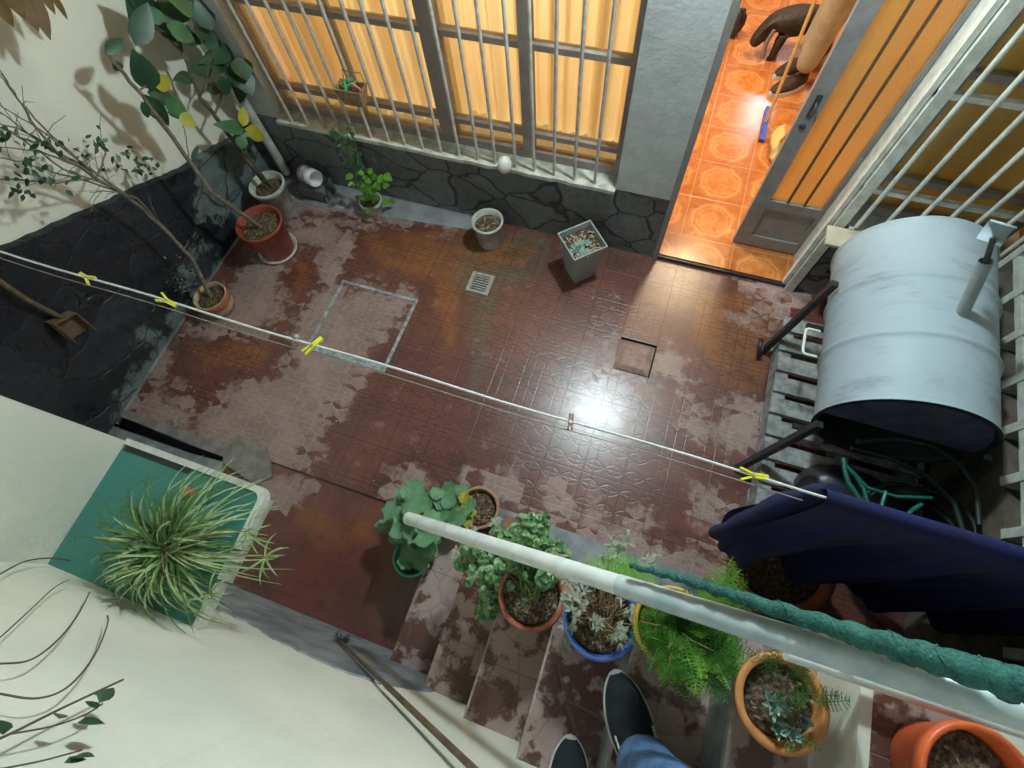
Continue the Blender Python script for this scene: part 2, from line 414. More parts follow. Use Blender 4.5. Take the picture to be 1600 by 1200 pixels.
def mat_int_floor():
    b = NB('orange_glazed_tile')
    X, Y, Z = b.xyz(); T = .31
    u = b.ma('SUBTRACT', b.ma('FRACT', b.ma('DIVIDE', b.ma('ADD', X, 10.06), T)), .5)
    v = b.ma('SUBTRACT', b.ma('FRACT', b.ma('DIVIDE', b.ma('ADD', Y, 9.94), T)), .5)
    au, av = b.ma('ABSOLUTE', u), b.ma('ABSOLUTE', v)
    edge = b.ss(b.ma('MAXIMUM', au, av), .488, .495)
    oc = b.ma('MAXIMUM', b.ma('MAXIMUM', au, av), b.ma('MULTIPLY', b.ma('ADD', au, av), .70))
    ring = b.ss(b.ma('ABSOLUTE', b.ma('SUBTRACT', oc, .36)), .012, .03, 1, 0)
    ring2 = b.ss(b.ma('ABSOLUTE', b.ma('SUBTRACT', oc, .28)), .008, .02, 1, 0)
    band = b.ss(oc, .40, .43)
    nn = b.noise(14, 6, .7)
    c = b.mix(b.ss(nn, .35, .65), (.50, .15, .035), (.62, .24, .07))
    c = b.mix(b.ma('MULTIPLY', band, .45), c, (.36, .10, .03))
    c = b.mix(b.ma('MULTIPLY', b.ma('MAXIMUM', ring, b.ma('MULTIPLY', ring2, .6)), .5), c, (.72, .33, .12))
    c = b.mix(b.ma('MULTIPLY', b.ss(b.noise(30, 5, .7), .55, .7), .5), c, (.25, .075, .03))
    c = b.mix(b.ma('MULTIPLY', edge, .6), c, (.60, .36, .18))
    return b.set(color=c, rough=b.ma('MULTIPLY_ADD', nn, .18, .12), normal=b.bump(b.ma('ADD', b.ma('MULTIPLY', edge, -1.), b.ma('MULTIPLY', b.noise(20, 3), .3)), .15, .003))


M['int_floor'] = mat_int_floor()


def mat_glass(name, col, rough, bumpy=.0, ior=1.2):
    b = NB(name)
    kw = {}
    if bumpy: kw['normal'] = b.bump(b.noise(70, 3), bumpy, .01)
    return b.set(color=col, rough=rough, trans=1.0, ior=ior, **kw)


def mat_frost(name, col, tr, gloss=.12, ro=.28):
    """rolled amber glass: part of the light scatters through it, part passes"""
    b = NB(name)
    c = b.mix(.5, col, tuple(x * .96 for x in col))
    t1 = b.n('ShaderNodeBsdfTranslucent'); b.t.links.new(c, t1.inputs[0])
    t2 = b.n('ShaderNodeBsdfRefraction'); b.t.links.new(c, t2.inputs[0]); t2.inputs['Roughness'].default_value = ro; t2.inputs['IOR'].default_value = 1.12
    g = b.n('ShaderNodeBsdfGlossy'); g.inputs['Roughness'].default_value = .22
    if ro > .15:
        nb = b.bump(b.noise(90, 3), .35, .01)
        for x in (t1, t2, g): b.t.links.new(nb, x.inputs['Normal'])
    m1 = b.n('ShaderNodeMixShader'); m1.inputs[0].default_value = tr
    b.t.links.new(t1.outputs[0], m1.inputs[1]); b.t.links.new(t2.outputs[0], m1.inputs[2])
    m2 = b.n('ShaderNodeMixShader'); m2.inputs[0].default_value = gloss
    b.t.links.new(m1.outputs[0], m2.inputs[1]); b.t.links.new(g.outputs[0], m2.inputs[2])
    b.t.links.new(m2.outputs[0], b.out.inputs[0])
    return b.m


M['amber'] = mat_frost('amber_rolled_glass', (.80, .70, .42), .72, .07)
M['amber_dark'] = mat_frost('olive_rolled_glass', (.42, .42, .26), .6, .07)
M['pane'] = mat_frost('rolled_window_glass', (1.0, .96, .88), .92, .04, .10)


def mat_curtain():
    b = NB('beige_curtain_cloth')
    X, Y, Z = b.xyz()
    c = b.mix(b.ss(b.noise(1.2, 2), .3, .7), (.95, .85, .56), (.92, .80, .50))
    d = b.n('ShaderNodeBsdfDiffuse'); b.t.links.new(c, d.inputs[0])
    t = b.n('ShaderNodeBsdfTranslucent'); b.t.links.new(c, t.inputs[0])
    m = b.n('ShaderNodeMixShader'); m.inputs[0].default_value = .6
    b.t.links.new(d.outputs[0], m.inputs[1]); b.t.links.new(t.outputs[0], m.inputs[2])
    b.t.links.new(m.outputs[0], b.out.inputs[0])
    return b.m


M['curtain'] = mat_curtain()


def mat_drum():
    b = NB('pale_blue_drum_paint')
    mp = b.n('ShaderNodeMapping'); b.t.links.new(b.pos(), mp.inputs[0]); mp.inputs['Scale'].default_value = (1, 3, 1)
    k = b.ss(b.noise(3.5, 8, .72, co=mp.outputs[0]), .48, .78)
    c = b.mix(b.noise(3, 3), (.38, .45, .50), (.33, .40, .45))
    c = b.mix(b.ma('MULTIPLY', k, .8), c, (.17, .19, .22))
    sp = b.ss(b.noise(11, 4, .6), .70, .76)
    c = b.mix(b.ma('MULTIPLY', sp, .7), c, (.42, .27, .17))
    c = b.mix(b.ma('MULTIPLY', b.ss(b.noise(60, 4, .7), .55, .75), .25), c, (.25, .27, .29))
    return b.set(color=c, rough=b.ss(b.noise(9, 4), .3, .7, .48, .66), spec=.35, normal=b.bump(b.noise(5, 4), .35, .014))


M['drum'] = mat_drum()
M['drum_in'] = simple('dark_drum_inside', (.028, .030, .045), (.014, .014, .018), .6, 10, .3)  # near-black tone for the inner face of the drum
M['navy'] = None
M['sleeve'] = simple('grey_plastic_sleeve', (.52, .58, .59), (.36, .45, .45), .35, 14, .2)
M['nosing'] = simple('worn_tile_edge', (.42, .36, .32), (.30, .24, .21), .6, 30, .2)
M['plate_navy'] = simple('dark_blue_plate', (.10, .11, .17), (.06, .065, .10), .5, 10, .2)


def mat_cloth(name, c1, c2, rough=.95, sheen=.6):
    b = NB(name)
    f = b.ss(b.noise(7, 4), .35, .65)
    b.set(color=b.mix(f, c1, c2), rough=rough, sheen=sheen, normal=b.bump(b.noise(260, 3), .35, .003))
    return b.m


M['navy'] = mat_cloth('navy_towelling', (.003, .007, .075), (.0015, .004, .04), .95, .02)


def mat_net():
    b = NB('green_net_cloth')
    f = b.ss(b.noise(240, 3, .6), .4, .6)
    c = b.mix(f, (.004, .065, .05), (.02, .125, .10))
    c = b.mix(b.ma('MULTIPLY', b.ss(b.noise(12, 4), .5, .7), .4), c, (.035, .16, .13))
    return b.set(color=c, rough=.75, normal=b.bump(b.noise(200, 3), .7, .004))


M['green_net'] = mat_net()


# ------------------------------------------------------------ mesh builder
class MB:
    def __init__(s): s.v = []; s.f = []; s.mi = []; s.sm = []; s.cur = 0

    def add(s, vs, fs, smooth=False):
        o = len(s.v); s.v += [Vector(p) for p in vs]
        for f in fs: s.f.append([i + o for i in f]); s.mi.append(s.cur); s.sm.append(smooth)

    def box(s, a, b, M4=None):
        x0, y0, z0 = a; x1, y1, z1 = b
        x0, x1 = min(x0, x1), max(x0, x1); y0, y1 = min(y0, y1), max(y0, y1); z0, z1 = min(z0, z1), max(z0, z1)
        vs = [Vector(p) for p in ((x0, y0, z0), (x1, y0, z0), (x1, y1, z0), (x0, y1, z0), (x0, y0, z1), (x1, y0, z1), (x1, y1, z1), (x0, y1, z1))]
        if M4: vs = [M4 @ p for p in vs]
        s.add(vs, [(3, 2, 1, 0), (4, 5, 6, 7), (0, 1, 5, 4), (1, 2, 6, 5), (2, 3, 7, 6), (3, 0, 4, 7)]); return s

    def bar(s, a, b, w, h, up=(0, 0, 1)):
        a = Vector(a); b = Vector(b); d = b - a; L = d.length; d.normalize(); up = Vector(up)
        x = d.cross(up)
        if x.length < 1e-4: x = d.cross(Vector((1, 0, 0)))
        x.normalize(); y = x.cross(d)
        mt = Matrix((x, y, d)).transposed().to_4x4(); mt.translation = a
        return s.box((-w / 2, -h / 2, 0), (w / 2, h / 2, L), mt)

    def tube(s, pts, r, seg=10, caps=True, smooth=True):
        pts = [Vector(p) for p in pts]; n = len(pts)
        if not isinstance(r, (list, tuple)): r = [r] * n
        up = None; vs = []; fs = []
        for i, p in enumerate(pts):
            d = (pts[min(i + 1, n - 1)] - pts[max(i - 1, 0)])
            if d.length < 1e-9: d = Vector((0, 0, 1))
            d.normalize()
            if up is None: up = d.orthogonal().normalized()
            up = (up - d * up.dot(d)); up.normalize(); x = d.cross(up)
            for k in range(seg):
                a = 2 * math.pi * k / seg
                vs.append(p + (up * math.cos(a) + x * math.sin(a)) * r[i])
        for i in range(n - 1):
            for k in range(seg):
                fs.append((i * seg + k, i * seg + (k + 1) % seg, (i + 1) * seg + (k + 1) % seg, (i + 1) * seg + k))
        s.add(vs, fs, smooth)
        if caps:
            s.add(vs[:seg], [tuple(reversed(range(seg)))]); s.add(vs[-seg:], [tuple(range(seg))])
        return s

    def lathe(s, prof, c=(0, 0, 0), seg=32, M4=None, smooth=True, wob=0):
        """profile of (radius, z); closed shell swept round the z axis"""
        c = Vector(c); vs = []; fs = []; n = len(prof)
        for (r, z) in prof:
            for k in range(seg):
                a = 2 * math.pi * k / seg
                rr = r * (1 + wob * math.sin(a * 3 + z * 20))
                p = Vector((rr * math.cos(a), rr * math.sin(a), z))
                vs.append((M4 @ p) if M4 else p + c)
        for i in range(n - 1):
            for k in range(seg):
                fs.append((i * seg + k, i * seg + (k + 1) % seg, (i + 1) * seg + (k + 1) % seg, (i + 1) * seg + k))
        s.add(vs, fs, smooth); return s

    def prism(s, poly, z0, z1):
        n = len(poly)
        vs = [(x, y, z0) for x, y in poly] + [(x, y, z1) for x, y in poly]
        s.add(vs, [tuple(reversed(range(n))), tuple(range(n, 2 * n))] + [(i, (i + 1) % n, (i + 1) % n + n, i + n) for i in range(n)]); return s

    def leaf(s, p, d, up, L, W, bend=.3, fold=.15, seg=4, shape=1.0):
        """pointed oval leaf from p along d, bending down"""
        p = Vector(p); d = Vector(d).normalized(); up = Vector(up)
        x = d.cross(up)
        if x.length < 1e-4: x = d.orthogonal()
        x.normalize(); n = x.cross(d).normalized(); vs = []; fs = []
        for i in range(seg + 1):
            t = i / seg
            wd = W * .5 * (math.sin(math.pi * min(t ** (.75 * shape), 1)) ** .85 if 0 < t < 1 else 0.03)
            c = p + d * (L * t * (1 - .15 * bend * t)) - n * (bend * L * t * t * .5)
            vs += [c - x * wd + n * wd * fold, c, c + x * wd + n * wd * fold]
        for i in range(seg):
            a = i * 3
            fs += [(a, a + 1, a + 4, a + 3), (a + 1, a + 2, a + 5, a + 4)]
        s.add(vs, fs, True); return s

    def disc_leaf(s, p, n, r, lobes=0, seg=10, cup=.2):
        p = Vector(p); n = Vector(n).normalized(); x = n.orthogonal().normalized(); y = n.cross(x)
        a0 = random.random() * 6.28; vs = [p - n * cup * r * .6]
        for k in range(seg):
            a = 2 * math.pi * k / seg + a0
            rr = r * (1 + (.12 * math.cos(a * lobes) if lobes else 0)) * random.uniform(.93, 1.05)
            vs.append(p + (x * math.cos(a) + y * math.sin(a)) * rr + n * cup * r * random.uniform(-.3, .8))
        s.add(vs, [(0, k + 1, (k + 1) % seg + 1) for k in range(seg)], True); return s

    def build(s, name, mat, parent=None, bevel=0):
        off = WOFF.get(parent.name, Vector((0, 0, 0))) if parent else Vector((0, 0, 0))
        me = bpy.data.meshes.new(name)
        org = Vector((0, 0, 0))
        if parent is None and s.v:
            xs = [p.x for p in s.v]; ys = [p.y for p in s.v]; zs = [p.z for p in s.v]
            org = Vector(((min(xs) + max(xs)) / 2, (min(ys) + max(ys)) / 2, min(zs)))
        me.from_pydata([tuple(p - off - org) for p in s.v], [], s.f)
        mats = mat if isinstance(mat, (list, tuple)) else [mat]
        for m in mats: me.materials.append(M[m] if isinstance(m, str) else m)
        me.polygons.foreach_set('material_index', s.mi); me.polygons.foreach_set('use_smooth', s.sm)
        me.update()
        o = bpy.data.objects.new(name, me); COL.objects.link(o)
        if parent: o.parent = parent; WOFF[o.name] = off
        else: o.location = org; WOFF[o.name] = org
        if bevel:
            bv = o.modifiers.new('bevel', 'BEVEL'); bv.width = bevel; bv.segments = 2; bv.limit_method = 'ANGLE'
        return o


WOFF = {}


def tag(o, label=None, cat=None, group=None, kind=None):
    if label: o['label'] = label
    if cat: o['category'] = cat
    if group: o['group'] = group
    if kind: o['kind'] = kind
    return o


def thing(name, loc, label, cat, group=None):
    o = bpy.data.objects.new(name, None); COL.objects.link(o); o.location = loc; o.empty_display_size = .1
    WOFF[o.name] = Vector(loc)
    return tag(o, label, cat, group)


def skinned(name, verts, edges, radii, mat, parent, sub=2, root=0):
    off = WOFF.get(parent.name, Vector((0, 0, 0))) if parent else Vector((0, 0, 0))
    me = bpy.data.meshes.new(name)
    me.from_pydata([tuple(Vector(p) - off) for p in verts], edges, []); me.update()
    o = bpy.data.objects.new(name, me); COL.objects.link(o)
    if parent: o.parent = parent; WOFF[o.name] = off
    sm = o.modifiers.new('skin', 'SKIN')
    for i, r in enumerate(radii):
        sv = me.skin_vertices[0].data[i]
        sv.radius = r if isinstance(r, tuple) else (r, r)
        sv.use_root = (i == root)
    sm.use_smooth_shade = True
    ss = o.modifiers.new('sub', 'SUBSURF'); ss.levels = sub; ss.render_levels = sub
    me.materials.append(M[mat]); return o


def rnd(a, b): return random.uniform(a, b)


def inpoly(x, y, poly):
    c = False; n = len(poly)
    for i in range(n):
        x1, y1 = poly[i]; x2, y2 = poly[(i + 1) % n]
        if (y1 > y) != (y2 > y) and x < (x2 - x1) * (y - y1) / (y2 - y1) + x1: c = not c
    return c


def pdist(x, y, poly):
    m = 9; n = len(poly)
    for i in range(n):
        x1, y1 = poly[i]; x2, y2 = poly[(i + 1) % n]; dx, dy = x2 - x1, y2 - y1
        t = max(0, min(1, ((x - x1) * dx + (y - y1) * dy) / (dx * dx + dy * dy + 1e-12)))
        m = min(m, math.hypot(x - x1 - t * dx, y - y1 - t * dy))
    return m if inpoly(x, y, poly) else -m


YW = 1.97      # face of the house wall
XL = -2.55     # left wall
YS = -.455     # south wall
XR = 1.50      # right wall
ZIN = .03      # indoor floor level


# ============================================================ GROUND
def fpx(poly): return [tuple(V(u, v, 2, 0)[:2]) for u, v in poly]


DRY = [fpx(p) for p in (
    [(330, 470), (400, 400), (470, 340), (545, 350), (530, 440), (600, 450), (640, 470), (600, 520), (560, 590), (530, 620), (520, 650), (480, 700), (460, 790), (400, 800), (380, 720), (200, 655), (240, 590), (250, 560), (320, 500)],
    [(430, 270), (560, 300), (640, 310), (740, 335), (760, 352), (680, 350), (590, 345), (520, 330), (430, 340)],
    [(640, 730), (660, 770), (620, 785), (600, 770)],
    [(1160, 635), (1200, 640), (1195, 700), (1150, 700), (1120, 680), (1060, 665), (1075, 625), (1110, 660)],
    [(1150, 430), (1270, 440), (1260, 480), (1180, 515), (1160, 500), (1220, 470)],
    [(905, 805), (980, 815), (1010, 850), (1130, 870), (1140, 930), (960, 900)],
    [(1090, 780), (1140, 790), (1150, 840), (1080, 830)],
    [(960, 530), (940, 520), (945, 570), (1020, 600), (1040, 540), (1075, 560), (1060, 600), (1000, 605)],
    [(850, 760), (900, 770), (890, 815), (850, 800)], [(735, 740), (800, 735), (830, 790), (760, 790)],
)]
WETP = [fpx(p) for p in (
    [(450, 385), (500, 390), (500, 440), (475, 485), (440, 480), (435, 440)],
    [(275, 505), (330, 525), (450, 520), (460, 560), (420, 590), (370, 600), (320, 640), (260, 610), (265, 570)],
    [(400, 505), (460, 500), (455, 530), (410, 525)],
)]
MOSS = [fpx(p) for p in ([(700, 340), (860, 360), (880, 400), (850, 440), (790, 470), (760, 640), (720, 650), (720, 500), (700, 440)],)]
RUST = [fpx(p) for p in ([(540, 350), (740, 345), (870, 380), (830, 430), (740, 430), (730, 560), (680, 560), (660, 450), (580, 430)],
                         [(450, 385), (500, 390), (500, 440), (475, 485), (440, 480)],
                         [(440, 760), (590, 800), (610, 850), (520, 890), (440, 850)],
                         [(275, 505), (330, 525), (450, 520), (420, 590), (300, 600)],
                         [(1080, 430), (1240, 470), (1210, 640), (1120, 620), (1060, 520)])]


def near(x, y, polys): return max(pdist(x, y, p) for p in polys)


def make_floor():
    x0, x1, y0, y1, st = XL, XR + .02, .15, YW + .03, .02
    nx = int(round((x1 - x0) / st)); ny = int(round((y1 - y0) / st))
    bx0, bx1, by0, by1 = 0.0, .2, 1.2, 1.4     # the broken tile leaves a hole
    vs = []; fs = []; wet = []; moss = []; rust = []
    for j in range(ny + 1):
        y = y0 + (y1 - y0) * j / ny
        for i in range(nx + 1):
            x = x0 + (x1 - x0) * i / nx
            vs.append((x, y, 0))
            d = near(x, y, DRY); q = near(x, y, WETP)
            val = .80 - max(0, min(1, (d + .13) / .24)) * .62
            if q > -.10: val = max(val, .18 + max(0, min(1, (q + .09) / .18)) * .6)
            wet.append(val)
            moss.append(max(0, min(1, (near(x, y, MOSS) + .06) / .14)) * .6)
            rust.append(max(0, min(1, (near(x, y, RUST) + .06) / .16)) * .65)
    for j in range(ny):
        for i in range(nx):
            cx = x0 + (x1 - x0) * (i + .5) / nx; cy = y0 + (y1 - y0) * (j + .5) / ny
            if bx0 < cx < bx1 and by0 < cy < by1: continue
            a = j * (nx + 1) + i
            fs.append((a, a + 1, a + nx + 2, a + nx + 1))
    me = bpy.data.meshes.new('patio_floor'); me.from_pydata(vs, [], fs)
    for n, d in (('wet', wet), ('moss', moss), ('rusty', rust)):
        a = me.attributes.new(n, 'FLOAT', 'POINT'); a.data.foreach_set('value', d)
    me.materials.append(M['floor']); me.update()
    o = bpy.data.objects.new('patio_floor', me); COL.objects.link(o); o['kind'] = 'structure'


make_floor()
M['patchm'] = simple('stained_cement', (.27, .25, .23), (.17, .155, .145), .5, 14, .4)
# gutter slot and its cement kerb
up_ = [V(u, v, 2, 0) for u, v in ((60, 607), (105, 634), (168, 643), (234, 670), (300, 696), (350, 714))]
lo_ = [V(u, v, 2, 0) for u, v in ((60, 618), (105, 640), (168, 660), (234, 686), (300, 709), (350, 722))]
g = MB(); g.prism([(XL, .152)] + [(XL, up_[0].y)] + [(p.x, p.y) for p in up_] + [(up_[-1].x + .02, .152)], -.05, .004)
tag(g.build('gutter_kerb', 'patchm'), kind='structure')
g = MB(); g.prism([(XL, lo_[0].y)] + [(XL, -.002)] + [(lo_[-1].x + .01, -.002)] + [(p.x, p.y) for p in reversed(lo_)], -.05, .003)
tag(g.build('gutter_ledge', 'plinth'), kind='structure')
g = MB(); g.box((XL, .0, -.4), (up_[-1].x + .02, .16, -.052)); g.build('gutter', 'dark')['kind'] = 'structure'
g = MB(); pc_ = [V(u, v, 2, 0) for u, v in ((348, 705), (375, 680), (420, 700), (425, 745), (400, 758), (350, 724))]
g.prism([(p.x, p.y) for p in reversed(pc_)], -.012, .0045); tag(g.build('cement_patch', 'patchm'), kind='structure')
# lower tiled strip between the counter and the stair
g = MB(); gx = 40
x0, x1, y0, y1 = up_[-1].x + .012, -.53, YS, .148
nx, ny = 56, 30
for j in range(ny + 1):
    for i in range(nx + 1): g.v.append(Vector((x0 + (x1 - x0) * i / nx, y0 + (y1 - y0) * j / ny, -.012)))
for j in range(ny):
    for i in range(nx):
        a = j * (nx + 1) + i; g.f.append([a, a + 1, a + nx + 2, a + nx + 1]); g.mi.append(0); g.sm.append(False)
pf = g.build('lower_patio_floor', 'plain_tile'); pf['kind'] = 'structure'
vals = {'wet': [], 'moss': [], 'rusty': []}
LD = fpx([(400, 735), (470, 735), (500, 760), (470, 800), (430, 800), (400, 780)])
for p in g.v:
    vals['wet'].append(.85 - .6 * max(0, min(1, (pdist(p.x, p.y, LD) + .05) / .1)))
    vals['moss'].append(max(0, min(1, (near(p.x, p.y, MOSS) + .06) / .14)) * .6)
    vals['rusty'].append(max(0, min(1, (near(p.x, p.y, RUST) + .06) / .14)) * .6)
for k, v in vals.items():
    pf.data.attributes.new(k, 'FLOAT', 'POINT').data.foreach_set('value', v)
g = MB(); g.box((-.53, .148, -.3), (XR + .1, -1.2, -.012)); g.build('concrete_base', 'plinth')['kind'] = 'structure'
g = MB(); g.box((-30, -30, -.45), (30, 30, -.4)); g.build('ground', 'plinth')['kind'] = 'structure'
# grey cement channel beside the stair
g = MB(); g.box((-.34, .13, -.01), (XR, .30, .0035)); tag(g.build('cement_strip', 'plinth'), kind='structure')

# mortar patch where a tile is missing
g = MB(); n = 14
for j in range(n + 1):
    for i in range(n + 1):
        x = .004 + .192 * i / n; y = 1.204 + .192 * j / n
        e = min(i, n - i, j, n - j); z = -.006 if e > 1 else -.02
        if j < 3 and e >= 0: z -= .014 * (3 - j) / 3 * rnd(.3, 1.2)
        g.v.append(Vector((x, y, z + rnd(-.002, .002))))
for j in range(n):
    for i in range(n):
        a = j * (n + 1) + i; g.f.append([a, a + 1, a + n + 2, a + n + 1]); g.mi.append(0); g.sm.append(True)
g.build('mortar_patch', 'mortar')['kind'] = 'structure'
g = MB(); g.box((-.0, 1.2, -.06), (.2, 1.4, -.045)); g.box((-.002, 1.198, -.06), (.0015, 1.402, -.001)); g.box((.1985, 1.198, -.06), (.202, 1.402, -.001))
g.box((.0015, 1.1985, -.06), (.1985, 1.2015, -.001)); g.box((.0015, 1.3985, -.06), (.1985, 1.402, -.001))
g.build('tile_hole', 'dark')['kind'] = 'structure'
# cement strip below the window wall
g = MB()
pts = [(-2.5, 1.74), (-1.75, 1.80), (-1.0, 1.87), (-.93, YW), (-2.5, YW)]
g.prism(pts, -.01, .003); tag(g.build('cement_ledge', 'plinth'), kind='structure')
M_ledge = simple('pale_wet_cement', (.33, .33, .34), (.22, .22, .23), .4, 8, .3)
bpy.data.objects['cement_ledge'].data.materials[0] = M_ledge
# cement fillet along the left wall
g = MB(); g.prism([(XL, .15), (XL + .045, .15), (XL + .03, .9), (XL + .05, 1.5), (XL, 1.95)], -.01, .006); tag(g.build('cement_fillet', 'plinth'), kind='structure')

# ============================================================ LEFT WALL
lw = thing('garden_wall', (XL, .6, 0), 'cream plastered wall behind the potted trees with a dark wet stone base', 'wall')
MB().box((XL - .2, -2.2, -.3), (XL, 2.3, 3.4)).build('wall', 'cream', lw)
xc = XL + .028
top = [V(0, 395, 0, xc), V(60, 367, 0, xc), V(130, 338, 0, xc), V(190, 308, 0, xc), V(250, 283, 0, xc), V(300, 258, 0, xc), V(345, 228, 0, xc), V(364, 218, 0, xc)]
prof = [(-2.0, 1.25)] + [(p.y, p.z) for p in top] + [(1.969, .36)]
g = MB(); NS = 90
sv = []
import bisect
def topz(y):
    for a, b_ in zip(prof[:-1], prof[1:]):
        if a[0] <= y <= b_[0]: return a[1] + (b_[1] - a[1]) * (y - a[0]) / (b_[0] - a[0] + 1e-9)
    return prof[-1][1]
NR = 26; ys = [-1.0 + (1.969 + 1.0) * i / NS for i in range(NS + 1)]
for y in ys:
    tz = topz(y) + .004 * math.sin(y * 17) + .003 * math.sin(y * 61)
    for k in range(NR + 1):
        g.v.append(Vector((xc + .004 * math.sin(y * 9 + k), y, tz * k / NR)))
    g.v.append(Vector((XL + .001, y, tz + .012)))
W_ = NR + 2
for i in range(NS):
    for k in range(W_ - 1):
        a = i * W_ + k; g.f.append([a, a + W_, a + W_ + 1, a + 1]); g.mi.append(0); g.sm.append(False)
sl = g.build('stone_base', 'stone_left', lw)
BL = [(.75, .05), (1.0, .12), (1.15, .18), (.55, .12), (.35, .05), (1.35, .3), (1.5, .28), (1.7, .3), (1.85, .2), (.2, .02)]
vals = []
for p in g.v:
    m = min(math.hypot(p.y - a, (p.z - b_) * 1.0) for a, b_ in BL)
    q = .66 * max(0, 1 - m / .24) + (.70 if p.y > 1.3 else 0) * min(1, max(0, (p.y - 1.3) / .3)) + .35 * max(0, 1 - p.z / .06)
    vals.append(min(q, .75))
sl.data.attributes.new('blot', 'FLOAT', 'POINT').data.foreach_set('value', vals)

# ============================================================ HOUSE
house = thing('house', (-.5, YW, 0), 'house front with lit curtained windows, grey pillar and open half door', 'house')
YB = 2.15   # back of the wall
g = MB()
g.box((XL, YW + .012, .46), (-2.27, YB, 3.0)); g.box((-.235, YW - .012, .478), (.045, YB, 3.0))
g.box((-2.27, YW + .012, 2.05), (-.235, YB, 3.0)); g.box((.045, YW + .012, 2.12), (1.95, YB, 3.0))
g.box((-2.27, 2.02, .30), (-.235, YB, .455)); g.box((.83, YW + .03, .0), (1.95, YB, .53)); g.box((XL, YW + .03, -.1), (.045, 2.02, .30))
g.build('wall', 'grey_plaster', house)
g = MB(); g.box((XL, YW, -.05), (.044, YW + .03, .457))
g.box((-.236, YW - .010, .457), (.044, YW + .03, .476))
g.build('stone_base', 'stone_house', house)
g = MB(); g.box((.86, YW - .005, -.02), (XR, YW + .03, .528)); g.build('stone_base', 'stone_house', house)
# left window sill
g = MB(); segs = 24
for i in range(segs):
    xa = -2.27 + 2.034 * i / segs; xb = -2.27 + 2.034 * (i + 1) / segs
    g.box((xa, YW - .03 + rnd(-.003, .003), .457), (xb, 2.06, .478 + rnd(-.001, .001)))
g.build('window_sill', 'sillm', house)
MB().box((.86, YW - .03, .53), (XR, 2.06, .55)).build('window_sill', 'sillm', house)


def window(x0, x1, z0, z1, mull, zs, glass, gy=2.075, fy=2.045, fw=.035, fm='frame'):
    g = MB()
    g.box((x0, fy, z0), (x0 + fw, 2.10, z1)); g.box((x1 - fw, fy, z0), (x1, 2.10, z1))
    g.box((x0 + fw, fy + .001, z0), (x1 - fw, 2.10, z0 + .05)); g.box((x0 + fw, fy + .001, z1 - .05), (x1 - fw, 2.10, z1))
    for c, wd in mull: g.box((c - wd / 2, fy - .004, z0 + .05), (c + wd / 2, 2.10, z1 - .05))
    for z in zs: g.box((x0 + fw, fy + .006, z - .014), (x1 - fw, 2.095, z + .014))
    fr = g.build('window', fm, house)
    xs = [x0 + fw] + [q for c, wd in mull for q in (c - wd / 2, c + wd / 2)] + [x1 - fw]
    zz = [z0 + .05] + [q for z in zs for q in (z - .014, z + .014)] + [z1 - .05]
    for i in range(0, len(xs), 2):
        for k in range(0, len(zz), 2):
            MB().box((xs[i], gy, zz[k]), (xs[i + 1], gy + .004, zz[k + 1])).build('pane', glass, fr)
    return fr


window(-2.27, -.235, .478, 2.05, [(-1.72, .02), (-1.19, .09), (-.735, .055)], [.625, 1.075, 1.53], 'pane')
window(.86, XR, .55, 2.12, [], [.76, 1.22, 1.7], 'amber_dark')

# grilles: each bar its own part
grille = MB()
for z in (1.95,): grille.box((-2.27, YW - .012, z), (-.235, YW - .004, z + .03))
gr = grille.build('window_grille', 'bar', house)
bx = [-2.06 + .1075 * i for i in range(17)]
bx = [-2.17, -2.06, -1.95, -1.85, -1.76, -1.65, -1.54, -1.44, -1.33, -1.22, -1.11, -1.0, -.90, -.785, -.68, -.57, -.46, -.35]
for x in bx:
    MB().tube([(x, YW - .004, .478), (x + rnd(-.003, .003), YW - .004, 1.98)], .0085, 8).build('bar', 'bar', gr)
gr = MB().box((.80, YW - .012, .749), (XR, YW + .012, .771)).build('window_grille', 'bar_white', house)
for z in (1.20, 1.66): MB().box((.80, YW - .012, z - .011), (XR, YW + .012, z + .011)).build('crossbar', 'bar_white', gr)
for x in [.885 + .0985 * i for i in range(7)]:
    MB().tube([(x, YW - .022, .56), (x, YW - .022, 2.1)], .0095, 8).build('bar', 'bar_white', gr)

# door frame and threshold
g = MB(); g.box((.0455, YW - .016, .0), (.075, YB, 2.12)); g.build('door_frame', 'frame', house)
g = MB(); g.box((.800, YW - .02, .0), (.845, YW + .05, 2.12)); g.box((.815, YW + .05, .0), (.858, 2.24, 2.12)); g.box((.775, YW - .002, .03), (.795, YW + .03, 2.12))
g.build('door_frame', 'bar_white', house)
MB().box((.045, YW - .003, -.012), (.83, YW + .012, .022)).build('threshold', 'black', house)
# right door leaf, closed half
lx0, lx1, ly = .465, .812, 2.175
g = MB()
g.box((lx0, ly, ZIN + .01), (lx0 + .075, ly + .035, 2.1)); g.box((lx1 - .02, ly, ZIN + .01), (lx1, ly + .035, 2.1))
g.box((lx0 + .075, ly, ZIN + .01), (lx1 - .02, ly + .035, ZIN + .09)); g.box((lx0 + .075, ly, .33), (lx1 - .02, ly + .035, .39))
g.box((lx0 + .075, ly + .012, ZIN + .09), (lx1 - .02, ly + .025, .33))
g.box((lx0 + .075, ly, 2.04), (lx1 - .02, ly + .035, 2.1))
door = g.build('door', 'door_paint', house)
MB().box((lx0 + .075, ly + .015, .39), (lx1 - .02, ly + .02, 2.04)).build('glass', 'amber', door)
g = MB()
for x in (lx0 + .155, lx0 + .235): g.box((x, ly + .004, .39), (x + .011, ly + .012, 2.04))
g.build('glazing_bar', 'lead', door)
